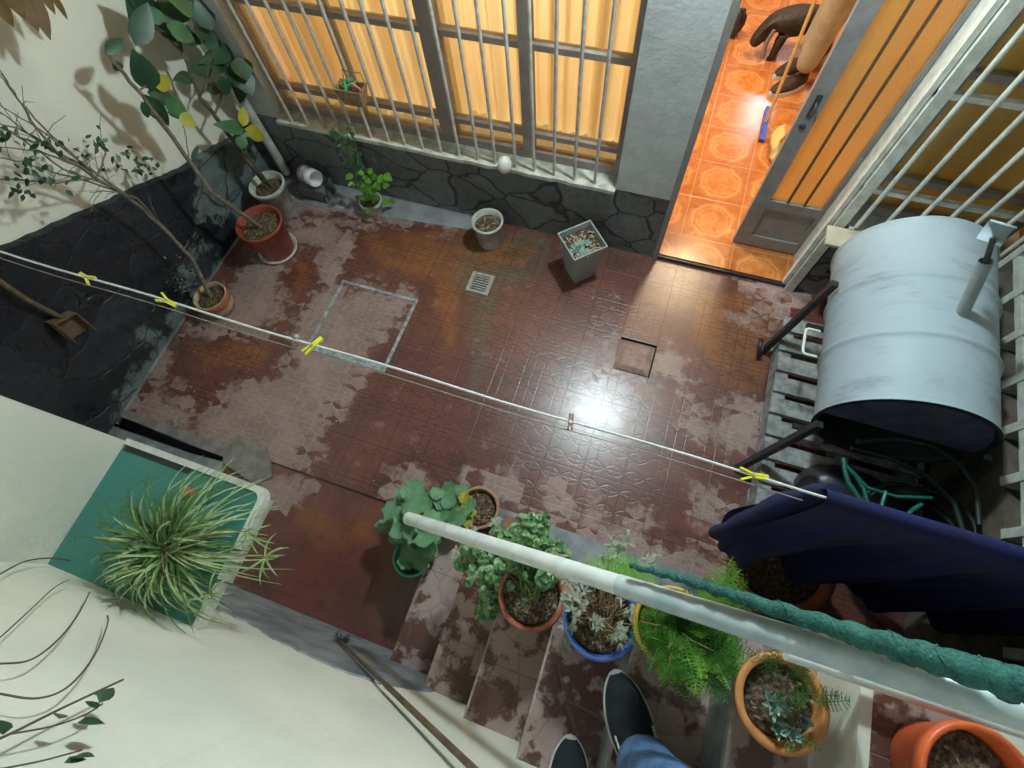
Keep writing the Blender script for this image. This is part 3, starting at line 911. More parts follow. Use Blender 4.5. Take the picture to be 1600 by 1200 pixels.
g = MB(); g.box((lx0 + .028, ly - .004, .88), (lx0 + .050, ly - .001, .985)); g.lathe([(0.0, 0), (.014, 0), (.014, .004), (0, .004)], seg=16, M4=Matrix.Translation((lx0 + .035, ly - .001, .835)) @ Matrix.Rotation(R(90), 4, 'X'))
g.tube([(lx0 + .04, ly - .004, .95), (lx0 + .04, ly - .03, .95), (lx0 + .04, ly - .03, .91)], .005, 8)
g.build('lock', 'blackhandle', door)
# room shell
MB().box((-2.27, 2.151, .43), (-.235, 2.36, .452)).build('inner_sill', 'white', house)
g = MB()
g.box((-2.9, 6.6, -.1), (2.6, 6.7, 2.75)); g.box((-3.0, YB, -.1), (-2.9, 6.7, 2.75)); g.box((2.6, YB, -.1), (2.7, 6.7, 2.75)); g.box((-3.0, YB, 2.65), (2.7, 6.7, 2.75))
g.build('room_wall', 'roomwall', house)
g = MB(); g.box((-2.9, YB, -.1), (2.6, 6.6, ZIN)); g.box((.075, YW + .0125, -.05), (.815, YB, ZIN)); g.build('room_floor', 'int_floor')['kind'] = 'structure'


def curtain(x0, x1, y, z0, z1, amp=.03, n=200, label=None, seed=1):
    random.seed(seed); g = MB(); nz = 8
    ph = [rnd(0, 6) for _ in range(4)]
    for k in range(nz + 1):
        for i in range(n + 1):
            x = x0 + (x1 - x0) * i / n
            yy = y + amp * 1.5 * (.7 * math.sin(x * 29 + ph[0] + math.sin(x * 7)) + .3 * math.sin(x * 47 + ph[3]) + .6 * math.sin(x * 83 + ph[1]) + .5 * math.sin(x * 14 + ph[2])) * (.8 + .2 * k / nz)
            g.v.append(Vector((x, yy, z0 + (z1 - z0) * k / nz)))
    for k in range(nz):
        for i in range(n):
            a = k * (n + 1) + i; g.f.append([a, a + 1, a + n + 2, a + n + 1]); g.mi.append(0); g.sm.append(True)
    o = g.build('curtain', 'curtain'); tag(o, label, 'curtain', 'curtains behind the windows'); return o


curtain(-2.25, -1.17, 2.24, .40, 2.2, label='lit beige curtain behind the left and middle panes of the long barred window', seed=3)
curtain(-1.22, -.10, 2.30, .40, 2.2, amp=.03, label='lit beige curtain behind the window panes next to the grey pillar', seed=5)

# drain pipe by the corner
g = MB(); g.tube([(-2.42, 1.93, .06), (-2.42, 1.93, 2.9)], .028, 14); tag(g.build('drain_pipe', 'white_pot'), 'pale vertical pipe in the wall corner behind the potted rubber plant', 'pipe')

# ============================================================ SOUTH WALL + COUNTER
sw = thing('boundary_wall', (-.6, YS, 0), 'cream wall along the foot of the stair with a grey cement plinth', 'wall')
MB().box((-1.63, YS - .2, -.3), (2.6, YS, 3.4)).build('wall', 'cream_worn', sw)
pl = [(-1.0, .5), (-.90, .56), (-.62, .60), (-.45, .56), (-.29, .38), (-.12, .80), (.02, .95), (.25, 1.12), (.5, 1.3), (.8, 1.42)]
g = MB(); base = []
N = 60
xs = [-1.63 + (1.63 - .30) * i / N for i in range(N + 1)]
def plz(x):
    if x <= -1.0: return .5
    for a, b_ in zip(pl[:-1], pl[1:]):
        if a[0] <= x <= b_[0]: return a[1] + (b_[1] - a[1]) * (x - a[0]) / (b_[0] - a[0])
    return pl[-1][1]
random.seed(12)
for x in xs:
    z = plz(x) + rnd(-.008, .008)
    g.v += [Vector((x, YS + .006, -.02)), Vector((x, YS + .006, z)), Vector((x, YS - .001, z + .004))]
for i in range(N):
    for k in range(2):
        a = i * 3 + k; g.f.append([a, a + 3, a + 4, a + 1][::-1]); g.mi.append(0); g.sm.append(False)
g.build('plinth', 'plinth', sw)
# cream pier left of the counter
MB().box((XL, YS - .2, -.3), (-1.632, -.002, 3.4)).build('pier', 'cream', sw)
# counter
CZ = .80
cc = [V(205, 690, 2, CZ), V(420, 765, 2, CZ)]
cx0, cx1 = -1.63, cc[1].x + .005
counter = thing('tiled_counter', (-1.3, -.2, 0), 'green tiled counter with a white rounded edge carrying the spider plant', 'counter')
def rounded(x0, y0, x1, y1, r, n=6):
    P = [(x0, y0)]
    P.append((x1, y0))
    for i in range(n + 1):
        a = i / n * math.pi / 2
        P.append((x1 - r + r * math.cos(a), y1 - r + r * math.sin(a)))
    P.append((x0, y1)); return P
MB().prism(rounded(cx0, YS, cx1 - .022, -.012, .03), CZ - .03, CZ).build('tiled_top', 'green_tile', counter)
g = MB()
o_ = rounded(cx0, YS + .001, cx1, .010, .045); i_ = rounded(cx0, YS + .001, cx1 - .0225, -.0125, .03)
n = len(o_)
vs = [(x, y, CZ - .035) for x, y in o_] + [(x, y, CZ + .006) for x, y in o_] + [(x, y, CZ + .006) for x, y in i_] + [(x, y, CZ - .03) for x, y in i_]
fs = []
for i in range(1, n - 1):
    j = i + 1
    fs += [(i, j, n + j, n + i), (n + i, n + j, 2 * n + j, 2 * n + i), (2 * n + i, 2 * n + j, 3 * n + j, 3 * n + i)]
g.add(vs, fs); g.build('rim', 'white', counter)
MB().box((-1.62, -.034, CZ + .0005), (-1.33, -.0135, CZ + .0015)).build('dark_border', 'black', counter)
MB().box((-1.60, YS + .01, -.02), (-1.45, -.03, CZ - .036)).build('base', 'cream', counter)
# ============================================================ STAIR
RZ = .18
nose = [-.54, -.34, -.15, .048, .27, .49, .685]
YN = .12
st = thing('stair', (-.54, -.2, 0), 'tiled outdoor stair climbing to the right past a row of flower pots', 'stair')
for k in range(6):
    g = MB(); g.box((nose[k] + .006, YS - .01, RZ * k - .012 if k else -.012), (nose[k + 1] + .006, YN, RZ * (k + 1) - .004))
    s = g.build('step', 'stair', st)
    MB().box((nose[k], YS - .01, RZ * (k + 1) - .0038), (nose[k + 1] + .006, YN + .002, RZ * (k + 1))).build('tread', 'stair', s)
    if k >= 2: MB().box((nose[k] - .001, YS - .01, RZ * (k + 1) - .02), (nose[k] + .006, YN + .004, RZ * (k + 1) + .0012)).build('nosing', 'nosing', s)
    if k: 
        g = MB(); g.box((nose[k] + .001, YS - .01, RZ * k + .001), (nose[k] + .0055, YN, RZ * (k + 1) - .02)); g.build('riser', 'plinth' if k in (4, 5) else 'stair', s)
MB().box((nose[6], YS - .01, RZ * 6 - .01), (XR, YN, RZ * 7)).build('landing', 'stair', st)
MB().box((nose[6] - .02, YS - .01, RZ * 6 + .001), (nose[6] - .001, YN + .004, RZ * 7 + .004)).build('riser', 'cream', st)
MB().box((nose[6] - .001, YS - .01, RZ * 7 + .0005), (nose[6] + .004, YN + .004, RZ * 7 + .004)).build('nosing', 'cream', st)
MB().box((.86, YS - .01, RZ * 7 + .0005), (XR, YN, RZ * 7 + .05)).build('door_step', 'cream', st)
g = MB(); g.box((nose[1], YS, -.01), (XR - .01, YN - .01, .17)); g.box((nose[3] + .03, YS, .17), (XR - .01, YN - .01, .5)); g.box((nose[5] + .03, YS, .5), (XR - .01, YN - .01, RZ * 5)); g.build('core', 'plinth', st)

# handrail
YRAIL = .082
rail = thing('handrail', (.1, YRAIL, .3), 'white round metal handrail sloping along the stair above the flower pots', 'handrail')
pa = V(640, 811, 1, YRAIL); 
a = V(638, 810, 2, .72); bq = V(1600, 1114, 2, 1.68); bpt = a + (bq - a) * 1.25
MB().tube([a, a.lerp(bpt, .33), a.lerp(bpt, .66), bpt], .0225, 18).build('rail', 'rail_white', rail)
fs_ = min((i / 200 for i in range(200)), key=lambda q: abs(proj(a.lerp(bpt, q))[0] - 968))
MB().tube([a.lerp(bpt, fs_), a.lerp(bpt, .7), bpt], .0238, 18).build('plastic_sleeve', 'sleeve', rail)
g = MB()
for x in (-.1, .60):
    z = a.z + (bpt.z - a.z) * (x - a.x) / (bpt.x - a.x)
    zb = RZ * (sum(1 for q in nose if q < x))
    g.tube([(x, YRAIL, zb), (x, YRAIL, z)], .012, 10)
g.build('post', 'rail_white', rail)
l0, l1 = V(1228, 1020, 2, 1.30), V(1430, 1088, 2, 1.30)
tag(MB().tube([l0, l1, l0 + (l1 - l0) * 2.2], .015, 12).build('lower_rail', 'rail_white'), 'short white horizontal rail under the handrail beside the ochre pot', 'rail')
# rolled green net tied along the outside of the rail
g = MB(); pts = []; rr = []
kp_ = [(985, 884, 1.33, 4), (1060, 903, 1.40, 7), (1150, 931, 1.47, 11), (1300, 980, 1.57, 17), (1450, 1027, 1.66, 24), (1600, 1072, 1.74, 31), (1750, 1120, 1.80, 36)]
for i in range(121):
    t = i / 120 * (len(kp_) - 1); k = min(int(t), len(kp_) - 2); f = t - k
    A_, B_ = kp_[k], kp_[k + 1]; u, v, z, w_ = [A_[q] + (B_[q] - A_[q]) * f for q in range(4)]
    p = V(u, v, 2, z); dep = -((MR.transposed() @ (p - Vector((0, 0, CAMZ)))).z)
    pts.append(p + Vector((0, .0015 * math.sin(i * .9), .0015 * math.sin(i * .55)))); rr.append(.88 * w_ * dep / FPX * (1 + .05 * math.sin(i * .8) + .03 * math.sin(i * 2.1)))
g.tube(pts, rr, 22)
net = g.build('rolled_net', 'green_net'); tag(net, 'dark green shade net rolled up and tied along the handrail', 'net')
g = MB(); sp_ = []
for i in range(len(pts) * 3 - 3):
    k = i // 3; f = (i % 3) / 3; p = pts[k].lerp(pts[k + 1], f); d = (pts[k + 1] - pts[k]).normalized(); x = d.orthogonal().normalized(); y = d.cross(x)
    a2 = i * .21; q = rr[k] + (rr[k + 1] - rr[k]) * f; sp_.append(p + (x * math.cos(a2) + y * math.sin(a2)) * (q + .0006))
g.tube(sp_, .0016, 5, caps=True)
g.build('wrapped_cord', 'green_net', net)

# ============================================================ RIGHT WALL
rw = thing('block_wall', (XR, 1.0, 0), 'pierced white block wall at the right edge above a brown rendered base', 'wall')
MB().box((XR + .08, -1.0, -.3), (XR + .30, 2.6, 3.2)).build('backing', 'brownwall', rw)
MB().box((XR, -1.0, -.3), (XR + .08, 1.97, .52)).build('wall', 'brownwall', rw)
g = MB(); g.box((XR + .055, -.98, .52), (XR + .0795, 1.95, .60))
i = 0; y = -.9
while y < 1.95:
    g.box((XR - .012, y, .52), (XR + .0545, y + .035, 2.6)); y += .2; i += 1
for z in (.60, .80, 1.0, 1.2, 1.4, 1.6, 1.8, 2.0):
    g.box((XR - .006, -.98, z), (XR + .0535, 1.95, z + .03))
g.build('pierced_blocks', 'blockwhite', rw)

# ============================================================ FLOOR FITTINGS
dr = thing('floor_drain', (-.875, 1.505, 0), 'square metal floor drain grate between the hatch frame and the wall', 'drain')
g = MB(); c0 = (-.95, 1.435); s_ = .14
g.box((c0[0], c0[1], .001), (c0[0] + s_, c0[1] + .018, .006)); g.box((c0[0], c0[1] + s_ - .018, .001), (c0[0] + s_, c0[1] + s_, .006))
g.box((c0[0], c0[1] + .018, .001), (c0[0] + .022, c0[1] + s_ - .018, .006)); g.box((c0[0] + s_ - .022, c0[1] + .018, .001), (c0[0] + s_, c0[1] + s_ - .018, .006))
for k in range(6):
    y = c0[1] + .018 + .0165 * k + .008
    g.box((c0[0] + .022, y, .001), (c0[0] + s_ - .022, y + .008, .0058))
g.build('grate', 'chrome', dr)
MB().box((c0[0] + .01, c0[1] + .01, .0004), (c0[0] + s_ - .01, c0[1] + s_ - .01, .0009)).build('hole_shade', 'dark', dr)  # flat black plate under the bars, its colour stands in for shade
hx0, hx1, hy0, hy1 = -1.70, -1.195, .80, 1.29
g = MB(); t = .018
g.box((hx0, hy0, .0005), (hx1, hy0 + .034, .005)); g.box((hx0, hy1 - t, .0005), (hx1, hy1, .005)); g.box((hx0, hy0 + .034, .0005), (hx0 + t, hy1 - t, .005)); g.box((hx1 - t, hy0 + .034, .0005), (hx1, hy1 - t, .005))
tag(g.build('hatch_frame', 'alu'), 'square metal frame of a tiled inspection hatch set in the patio floor', 'hatch frame')
g = MB(); random.seed(4)
for k in range(420):
    x, y = rnd(-2.4, 1.0), rnd(.2, 1.9)
    if k > 120: x = round(x / .1) * .1 + rnd(-.004, .004)  # small pale flecks in rows stand in for glints of droplets
    if k > 300: x = rnd(-.9, .6)
    a_ = rnd(0, 3.1); L = rnd(.0012, .003) if k > 60 else rnd(.003, .007)
    if k < 60 and random.random() < .5: x, y = rnd(-2.4, -1.3), rnd(.17, .6)
    g.leaf((x, y, .0025), (math.cos(a_), math.sin(a_), .1), (0, 0, 1), L * 3, L * 1.1, .2, .2, 2)
tag(g.build('debris_and_glints', 'chips_pale'), 'scattered fallen leaf bits and crumbs, with pale flecks for droplet glints, on the wet tiles', 'debris', kind='stuff')


# ============================================================ POTS
def litter(mb, c, r, n, size=.012, z=.004):
    for _ in range(int(n * 1.2)):
        a = rnd(0, 6.283); q = r * math.sqrt(random.random()); t = rnd(0, 6.283)
        mb.leaf((c[0] + q * math.cos(a), c[1] + q * math.sin(a), c[2] + rnd(0, z)), (math.cos(t), math.sin(t), rnd(-.1, .5)), (rnd(-.3, .3), rnd(-.3, .3), 1), size * rnd(.5, 1.6), size * rnd(.18, .6), rnd(-.8, 1.2), .3, 3)


def pot(name, loc, rt, rb, h, mat, label, cat='flower pot', rim=.012, soil=.82, chips=60, chipm='chips', rimh=.03, group=None, tilt=None, rimmat=None, wob=0, saucer=None, squat=False):
    group = group or ('flower pots beside the stair' if loc[1] < .3 and loc[0] > -.7 else 'flower pots on the patio floor')
    t = thing(name, loc, label, cat, group); x, y, z = loc
    if squat: pr = [(0, 0), (rb, 0), (rb * 1.18, h * .25), (rt * 1.06, h * .55), (rt, h * .8), (rt + rim, h - rimh), (rt + rim, h), (rt - .006, h), (rt - .012, h - .02), (rt - .015, h * .6)]
    else: pr = [(0, 0), (rb, 0), (rb + .003, .004), (rt - .004, h - rimh), (rt + rim - .002, h - rimh + .001), (rt + rim, h - .004), (rt + rim - .003, h), (rt - .004, h), (rt - .008, h - .004), (rb * .9 + rt * .1, h * .35)]
    g = MB(); g.lathe(pr, (x, y, z), 40, wob=wob); g.build('pot', mat, t)
    sz = h * soil; rs = rt - .012 - (rt - rb) * (1 - soil) * .9
    g = MB(); n = 8; vs = []; k = 24
    g.lathe([(rs, sz), (rs * .8, sz + .004), (rs * .5, sz + .008), (.001, sz + .01)], (x, y, z), k, wob=.02)
    g.build('soil', 'soil', t)
    if chips:
        g = MB(); litter(g, (x, y, z + sz + .006), rs * .93, chips, .010 + rt * .045); g.build('leaf_litter', chipm, t)
    if saucer:
        g = MB(); r2 = rb + .03; g.lathe([(0, -.0), (r2 - .01, 0), (r2, .022), (r2 - .006, .022), (r2 - .014, .006), (0, .006)], (x, y, z), 40); g.build('saucer', saucer, t)
    return t, Vector((x, y, z + sz))


# --- pots on the patio floor
random.seed(21)
redc = V(415, 385, 2, .0)
red, redtop = pot('flower_pot', (-2.20, 1.38, .007), .135, .095, .25, 'terracotta_red', 'red plastic pot on a white saucer, holding a bare-stemmed tree', saucer='white', chips=110, rim=.004, rimh=.02)
paint, painttop = pot('flower_pot', (-2.33, .90, .004), .095, .075, .13, 'cream_pot', 'squat cream and red painted pot with a thin branching shrub, beside the dark stone', chips=70, squat=True, rim=.003)
g = MB(); g.lathe([(.099, .088), (.102, .104), (.101, .122), (.0985, .13)], (-2.33, .90, .004), 30); g.build('painted_band', 'terracotta', paint)
tall, talltop = pot('flower_pot', (-2.31, 1.66, .004), .105, .07, .25, 'white_pot', 'tall weathered white pot of the rubber plant, behind the red pot', chips=80, rim=.006)
small, smalltop = pot('flower_pot', (-1.735, 1.835, .004), .07, .05, .10, 'white_pot', 'small pale pot under the window with a leafy green plant', chips=30, rim=.004)
cy, cytop = pot('flower_pot', (-.925, 1.81, .002), .088, .068, .19, 'white_pot', 'round whitish plastic pot of dry soil between the drain and the wall', chips=45, rim=.008, rimh=.018, chipm='chips_pale')

# square grey pot
sq = thing('flower_pot', (-.34, 1.76, 0), 'square tapered grey plastic pot of small succulents, standing diagonally by the wall', 'flower pot', 'flower pots on the patio floor')
def sqring(cx, cy, z, hw, ang=R(43)):
    return [Vector((cx + hw * 1.4142 * math.cos(ang + R(45) + i * math.pi / 2), cy + hw * 1.4142 * math.sin(ang + R(45) + i * math.pi / 2), z)) for i in range(4)]
g = MB(); SX, SY = -.34, 1.745
rings = [sqring(SX, SY, .0, .062), sqring(SX, SY, .285, .095), sqring(SX, SY, .287, .102), sqring(SX, SY, .298, .102), sqring(SX, SY, .298, .093), sqring(SX, SY, .24, .088)]
vs = [p for r_ in rings for p in r_]
fs = [(3, 2, 1, 0)] + [(i * 4 + k, i * 4 + (k + 1) % 4, (i + 1) * 4 + (k + 1) % 4, (i + 1) * 4 + k) for i in range(len(rings) - 1) for k in range(4)]
g.add(vs, fs); g.build('pot', 'grey_pot', sq, bevel=.003)
g = MB(); g.add(sqring(SX, SY, .262, .0875), [(0, 1, 2, 3)]); g.build('soil', 'soil', sq)
g = MB()
for _ in range(90):
    x, y = rnd(-.075, .075), rnd(-.075, .075)
    a_ = R(43); X_, Y_ = x * math.cos(a_) - y * math.sin(a_), x * math.sin(a_) + y * math.cos(a_)
    litter(g, (SX + X_, SY + Y_, .264), .003, 1, .022, .012)
g.build('leaf_litter', 'chips_pale', sq)
g = MB()
for _ in range(16):
    cx, cy_ = SX + rnd(-.035, .06), SY - .03 + rnd(-.05, .035)
    for k in range(9):
        a_ = rnd(0, 6.28); g.leaf((cx, cy_, .268), (math.cos(a_), math.sin(a_), rnd(.3, 1.2)), (0, 0, 1), rnd(.022, .036), .011, .2, .6, 3)
g.build('succulents', 'leaf_aloe', sq)


# --- potted trees on the left
def branch(mb, pts, r0, r1, seg=7):
    n = len(pts); P = []; Rr = []
    for i in range(n - 1):
        for k in range(4):
            t = k / 4; p = Vector(pts[i]).lerp(Vector(pts[i + 1]), t)
            if i or k: p += Vector((rnd(-1, 1), rnd(-1, 1), rnd(-1, 1))) * .004
            P.append(p)
    P.append(Vector(pts[-1]))
    for i in range(len(P)): Rr.append(r0 + (r1 - r0) * i / (len(P) - 1))
    mb.tube(P, Rr, seg); return P


def on(x, *px): return [V(u, v, 0, x) for u, v in px]


random.seed(31)
# thin shrub (small leaves)
sh = thing('potted_shrub', (-2.33, .90, .11), 'thin leaning shrub with sparse small leaves against the left wall', 'shrub')
g = MB()
base = Vector((-2.33, .90, .11))
tr = [base] + on(-2.36, (300, 405), (250, 350), (195, 303), (150, 278), (90, 240))
branch(g, tr, .012, .007)
br = [((195, 303), (120, 250), (60, 200), (0, 165)), ((195, 303), (110, 275), (40, 255), (-60, 235)), ((150, 278), (80, 210), (30, 160), (-20, 90)), ((150, 278), (90, 285), (0, 280), (-60, 275)),
      ((90, 240), (50, 190), (20, 140), (0, 110)), ((170, 290), (100, 265), (30, 215), (-40, 180)), ((120, 258), (60, 235), (0, 230)), ((250, 350), (215, 310), (180, 300), (140, 300)), ((150, 278), (165, 240), (160, 225)), ((90, 240), (40, 205), (-20, 185)), ((60, 225), (0, 200), (-50, 190)), ((195, 303), (140, 262), (80, 236), (20, 190), (-30, 150))]
tips = []
for b_ in br:
    xx = -2.36 + rnd(-.1, .14)
    P0 = on(-2.36, b_[0])[0]; ps = [P0] + [V(u, v, 0, -2.36 + (xx + 2.36) * (k + 1) / len(b_)) for k, (u, v) in enumerate(b_[1:])]
    tips += branch(g, ps, .005, .002, 5)
for _ in range(46):
    p = random.choice(tips); q = p + Vector((rnd(-.06, .06), rnd(-.12, .12), rnd(-.02, .14)))
    g.tube([p, p.lerp(q, .5) + Vector((0, 0, .01)), q], [.0016, .0013, .001], 4)
g.build('trunk', 'trunk', sh)
g = MB()
clus = [(225, 262, 16, -2.42), (210, 250, 14, -2.42), (180, 248, 5, -2.4), (60, 270, 12, -2.3), (40, 265, 10, -2.3), (90, 213, 5, -2.4), (145, 215, 7, -2.42), (155, 228, 5, -2.4), (95, 285, 8, -2.3), (30, 275, 6, -2.3), (120, 245, 5, -2.36), (75, 225, 8, -2.33), (50, 240, 8, -2.3), (10, 215, 8, -2.3), (35, 300, 5, -2.3)]
for u, v, n, xx in clus:
    for _ in range(n):
        p = V(u + random.gauss(0, 11), v + random.gauss(0, 9), 0, xx + rnd(-.03, .03))
        g.leaf(p, (rnd(-.6, .8), rnd(-1, 1), rnd(-1, .3)), (rnd(.2, 1), rnd(-.5, .5), rnd(0, 1)), rnd(.025, .045), rnd(.014, .022), .3, .2, 3)
g.build('leaves', 'leaf_dark', sh)
g = MB()   # tuft at the foot of the stem
for _ in range(70):
    p = V(random.gauss(285, 16), random.gauss(435, 18), 0, -2.42 + rnd(-.05, .06)); g.leaf(p, (rnd(-1, 1), rnd(-1, 1), rnd(-1, 1)), (1, 0, 1), rnd(.015, .035), .008, .3, .2, 3)
g.build('low_leaves', 'leaf_dark', sh)

BIG = .0
def bigleaf(mb, x, u0, v0, u1, v1, wpx, bend=.15, dx=0.0):
    p = V(u0, v0, 0, x); q = V(u1, v1, 0, x + dx); d = q - p
    m = V((u0 + u1) / 2 + wpx / 2, (v0 + v1) / 2, 0, x); m2 = V((u0 + u1) / 2 - wpx / 2, (v0 + v1) / 2, 0, x)
    mb.leaf(p - d * .05, d + Vector((rnd(-.02, .05), 0, 0)), (1, rnd(-.7, .1), rnd(.2, .8)), d.length * 1.14, (m - m2).length * 1.02, bend + rnd(-.1, .35), rnd(.08, .3), 6)


# tree in the red pot
t2 = thing('potted_tree', (-2.2, 1.38, .2), 'slender tree with large dark and yellowing leaves, rooted in the red pot', 'tree')
g = MB(); x2 = -2.27
branch(g, [Vector((-2.2, 1.38, .2))] + on(-2.24, (330, 300)) + on(x2, (270, 215), (222, 150), (185, 105), (165, 82)), .013, .006)
branch(g, on(x2, (270, 215), (240, 180), (225, 165)), .004, .003); branch(g, on(x2, (215, 143), (240, 130), (258, 128)), .004, .002)
branch(g, on(x2, (295, 250), (290, 215), (285, 190)), .003, .002)
g.build('trunk', 'trunk', t2)
g = MB()
for a_ in ((238, 138, 202, 80, 34), (228, 150, 268, 200, 22), (232, 145, 268, 150, 26), (165, 82, 190, 60, 18), (262, 175, 285, 185, 8), (300, 250, 310, 228, 8), (190, 110, 178, 95, 14), (222, 160, 240, 190, 12)):
    bigleaf(g, x2 + rnd(-.02, .02), *a_)
g.build('leaves', 'leaf_dark', t2)
g = MB(); bigleaf(g, x2 + .02, 265, 138, 238, 116, 22); bigleaf(g, x2 + .03, 280, 180, 298, 196, 18); g.build('yellow_leaf', 'leaf_yellow', t2)
g = MB(); bigleaf(g, x2 + .02, 258, 156, 288, 182, 22); g.build('lime_leaf', 'leaf_mid', t2)

# rubber plant in the tall white pot
t3 = thing('rubber_plant', (-2.31, 1.66, .2), 'rubber plant with big glossy dark leaves in the corner by the window', 'plant')
g = MB(); x3 = -2.36
branch(g, [Vector((-2.31, 1.66, .2))] + on(x3, (362, 218), (335, 180), (312, 152), (300, 120), (285, 80), (262, 40)), .014, .006)
branch(g, on(x3, (335, 180), (350, 140), (365, 110), (370, 90)), .006, .004); branch(g, on(x3, (312, 152), (330, 110), (345, 90)), .005, .004)
branch(g, [Vector((-2.29, 1.67, .2))] + on(-2.28, (385, 240), (378, 205), (376, 190)), .006, .003)
branch(g, on(x3, (285, 80), (262, 60), (238, 35)), .004, .003); branch(g, on(x3, (285, 80), (272, 40), (265, 10), (255, -40)), .005, .003)
g.build('trunk', 'dark_trunk', t3)
g = MB()
for a_ in ((232, 62, 198, 2, 30), (212, 68, 222, 5, 30), (238, 40, 322, 62, 26), (250, 30, 300, -20, 30), (240, 20, 205, -15, 30), (360, 78, 345, 40, 20), (362, 80, 372, 42, 18), (358, 84, 318, 92, 18), (370, 92, 385, 125, 26),
           (380, 85, 432, 118, 26), (365, 95, 350, 72, 22), (372, 100, 378, 162, 22), (372, 108, 392, 148, 24), (345, 92, 328, 110, 18), (322, 140, 342, 135, 14), (300, 120, 270, 122, 16), (390, 232, 372, 205, 24), (392, 234, 365, 232, 22), (345, 92, 330, 60, 16), (322, 60, 338, 75, 20), (300, 100, 322, 122, 22), (360, 105, 368, 135, 20), (345, 120, 352, 150, 16), (338, 70, 300, 45, 20), (385, 60, 365, 20, 22), (395, 80, 372, 52, 20),
           (262, 36, 290, 0, 24), (255, 30, 240, -40, 26), (330, 45, 300, -10, 26), (300, 20, 332, -20, 24)):
    bigleaf(g, x3 + rnd(-.05, .08), *a_, dx=rnd(-.03, .06))
g.build('leaves', 'leaf_dark', t3)
g = MB()
for a_ in ((378, 232, 376, 205, 14), (380, 202, 345, 195, 16), (300, 20, 250, -12, 22), (262, 40, 300, 62, 22), (250, 38, 238, 10, 20)): bigleaf(g, -2.27, *a_)
g.build('green_leaves', 'leaf_mid', t3)
g = MB(); bigleaf(g, -2.25, 384, 202, 414, 216, 16); bigleaf(g, -2.25, 380, 196, 384, 168, 12); g.build('yellow_leaf', 'leaf_yellow', t3)
# brown leaves hanging in at the very top left
g = MB()
for a_ in ((75, -15, 108, 30, 12), (40, -20, 66, 58, 26), (20, -20, 48, 45, 30), (0, -30, 30, 30, 26), (55, -30, 80, 20, 16), (-10, -10, 20, 40, 22)): bigleaf(g, -2.30 + rnd(-.06, .06), *a_)
hb = g.build('hanging_branch', 'brownleaf'); tag(hb, 'brownish leaves hanging down at the top of the left wall', 'branch')
g = MB(); g.tube(on(-2.3, (60, -30), (40, -60), (0, -120)), .006, 6); g.tube(on(-2.3, (75, -15), (60, -30), (-10, -40)), .004, 6); g.build('stem', 'vine', hb)

# tipped paint can beside the rubber plant
can = thing('paint_can', (-2.16, 1.86, .1), 'small white can with a purple label lying on its side near the corner', 'can')
mt = Matrix.Translation((-2.20, 1.87, .17)) @ Matrix.Rotation(R(-18), 4, 'Z') @ Matrix.Rotation(R(82), 4, 'Y')
g = MB(); g.lathe([(0, 0), (.052, 0), (.052, .125), (.046, .125), (.046, .01), (0, .01)], seg=28, M4=mt); g.build('can', 'white_can', can)
g = MB(); g.lathe([(.0525, .03), (.0525, .075)], seg=28, M4=mt); g.build('label_band', 'purple', can)
g = MB(); g.box((-2.25, 1.80, 0), (-2.06, 1.93, .112)); tag(g.build('dark_block', 'stone_house', bevel=.01), 'dark stone block in the corner with the white can on it', 'block')

# leafy plant under the window
random.seed(41)
pw = thing('leafy_plant', (-1.735, 1.835, .08), 'bright green leafy plant with a tall darker stem in front of the stone base', 'plant')
g = MB()
for u, v in ((540, 205), (555, 225), (525, 215), (548, 190)): g.tube([smalltop, V(575, 300, 1, 1.85), V(562, 262, 1, 1.88), V(u, v, 1, 1.90)], [.004, .003, .003, .002], 6)
g.build('stems', 'green_stem', pw)
g = MB()
for _ in range(60):
    t = random.random(); u = 565 - 35 * t + random.gauss(0, 9); v = 270 - 72 * t + random.gauss(0, 6)
    g.leaf(V(u, v, 1, 1.88), (rnd(-1, 1), rnd(-1, 0), rnd(-.8, .6)), (0, -1, .8), rnd(.03, .06), rnd(.012, .02), .3, .2, 3)
for u, v in ((556, 245), (558, 232), (552, 215)): g.leaf(V(u, v, 1, 1.86), (.2, -.3, 1), (0, -1, .3), .07, .022, .2, .2, 4)
g.build('upper_leaves', 'leaf_mid', pw)
g = MB()
for _ in range(34):
    u = random.gauss(578, 13); v = random.gauss(292, 16)
    g.leaf(V(u, v, 1, 1.84 + rnd(-.03, .03)), (rnd(-1, 1), rnd(-1, .2), rnd(-.5, .5)), (0, -.6, 1), rnd(.04, .07), rnd(.03, .045), .3, .15, 4)
for u, v, du in ((590, 275, 1), (600, 272, 1), (580, 320, 0)): g.leaf(V(u, v, 1, 1.80), (du, -.5, 0), (0, -.5, 1), .07, .05, .3, .15, 4)
g.build('lower_leaves', 'leaf_lime', pw)

# wicker basket of pegs on the grille
bk = thing('peg_basket', V(552, 150, 1, 1.90), 'small wicker basket full of coloured clothes pegs hung on the window bars', 'basket')
bc = V(551, 146, 1, 1.91)
g = MB()
def rect(c, w_, d_, z): return [Vector((c.x - w_, c.y - d_, z)), Vector((c.x + w_, c.y - d_, z)), Vector((c.x + w_, c.y + d_, z)), Vector((c.x - w_, c.y + d_, z))]
z0 = bc.z - .05
rs_ = [rect(bc, .055, .028, z0), rect(bc, .075, .042, z0 + .09), rect(bc, .068, .035, z0 + .09), rect(bc, .052, .024, z0 + .012)]
g.add([p for r_ in rs_ for p in r_], [(3, 2, 1, 0)] + [(i * 4 + k, i * 4 + (k + 1) % 4, i * 4 + 4 + (k + 1) % 4, i * 4 + 4 + k) for i in range(3) for k in range(4)] + [(12, 13, 14, 15)])
g.build('basket', 'wicker', bk)
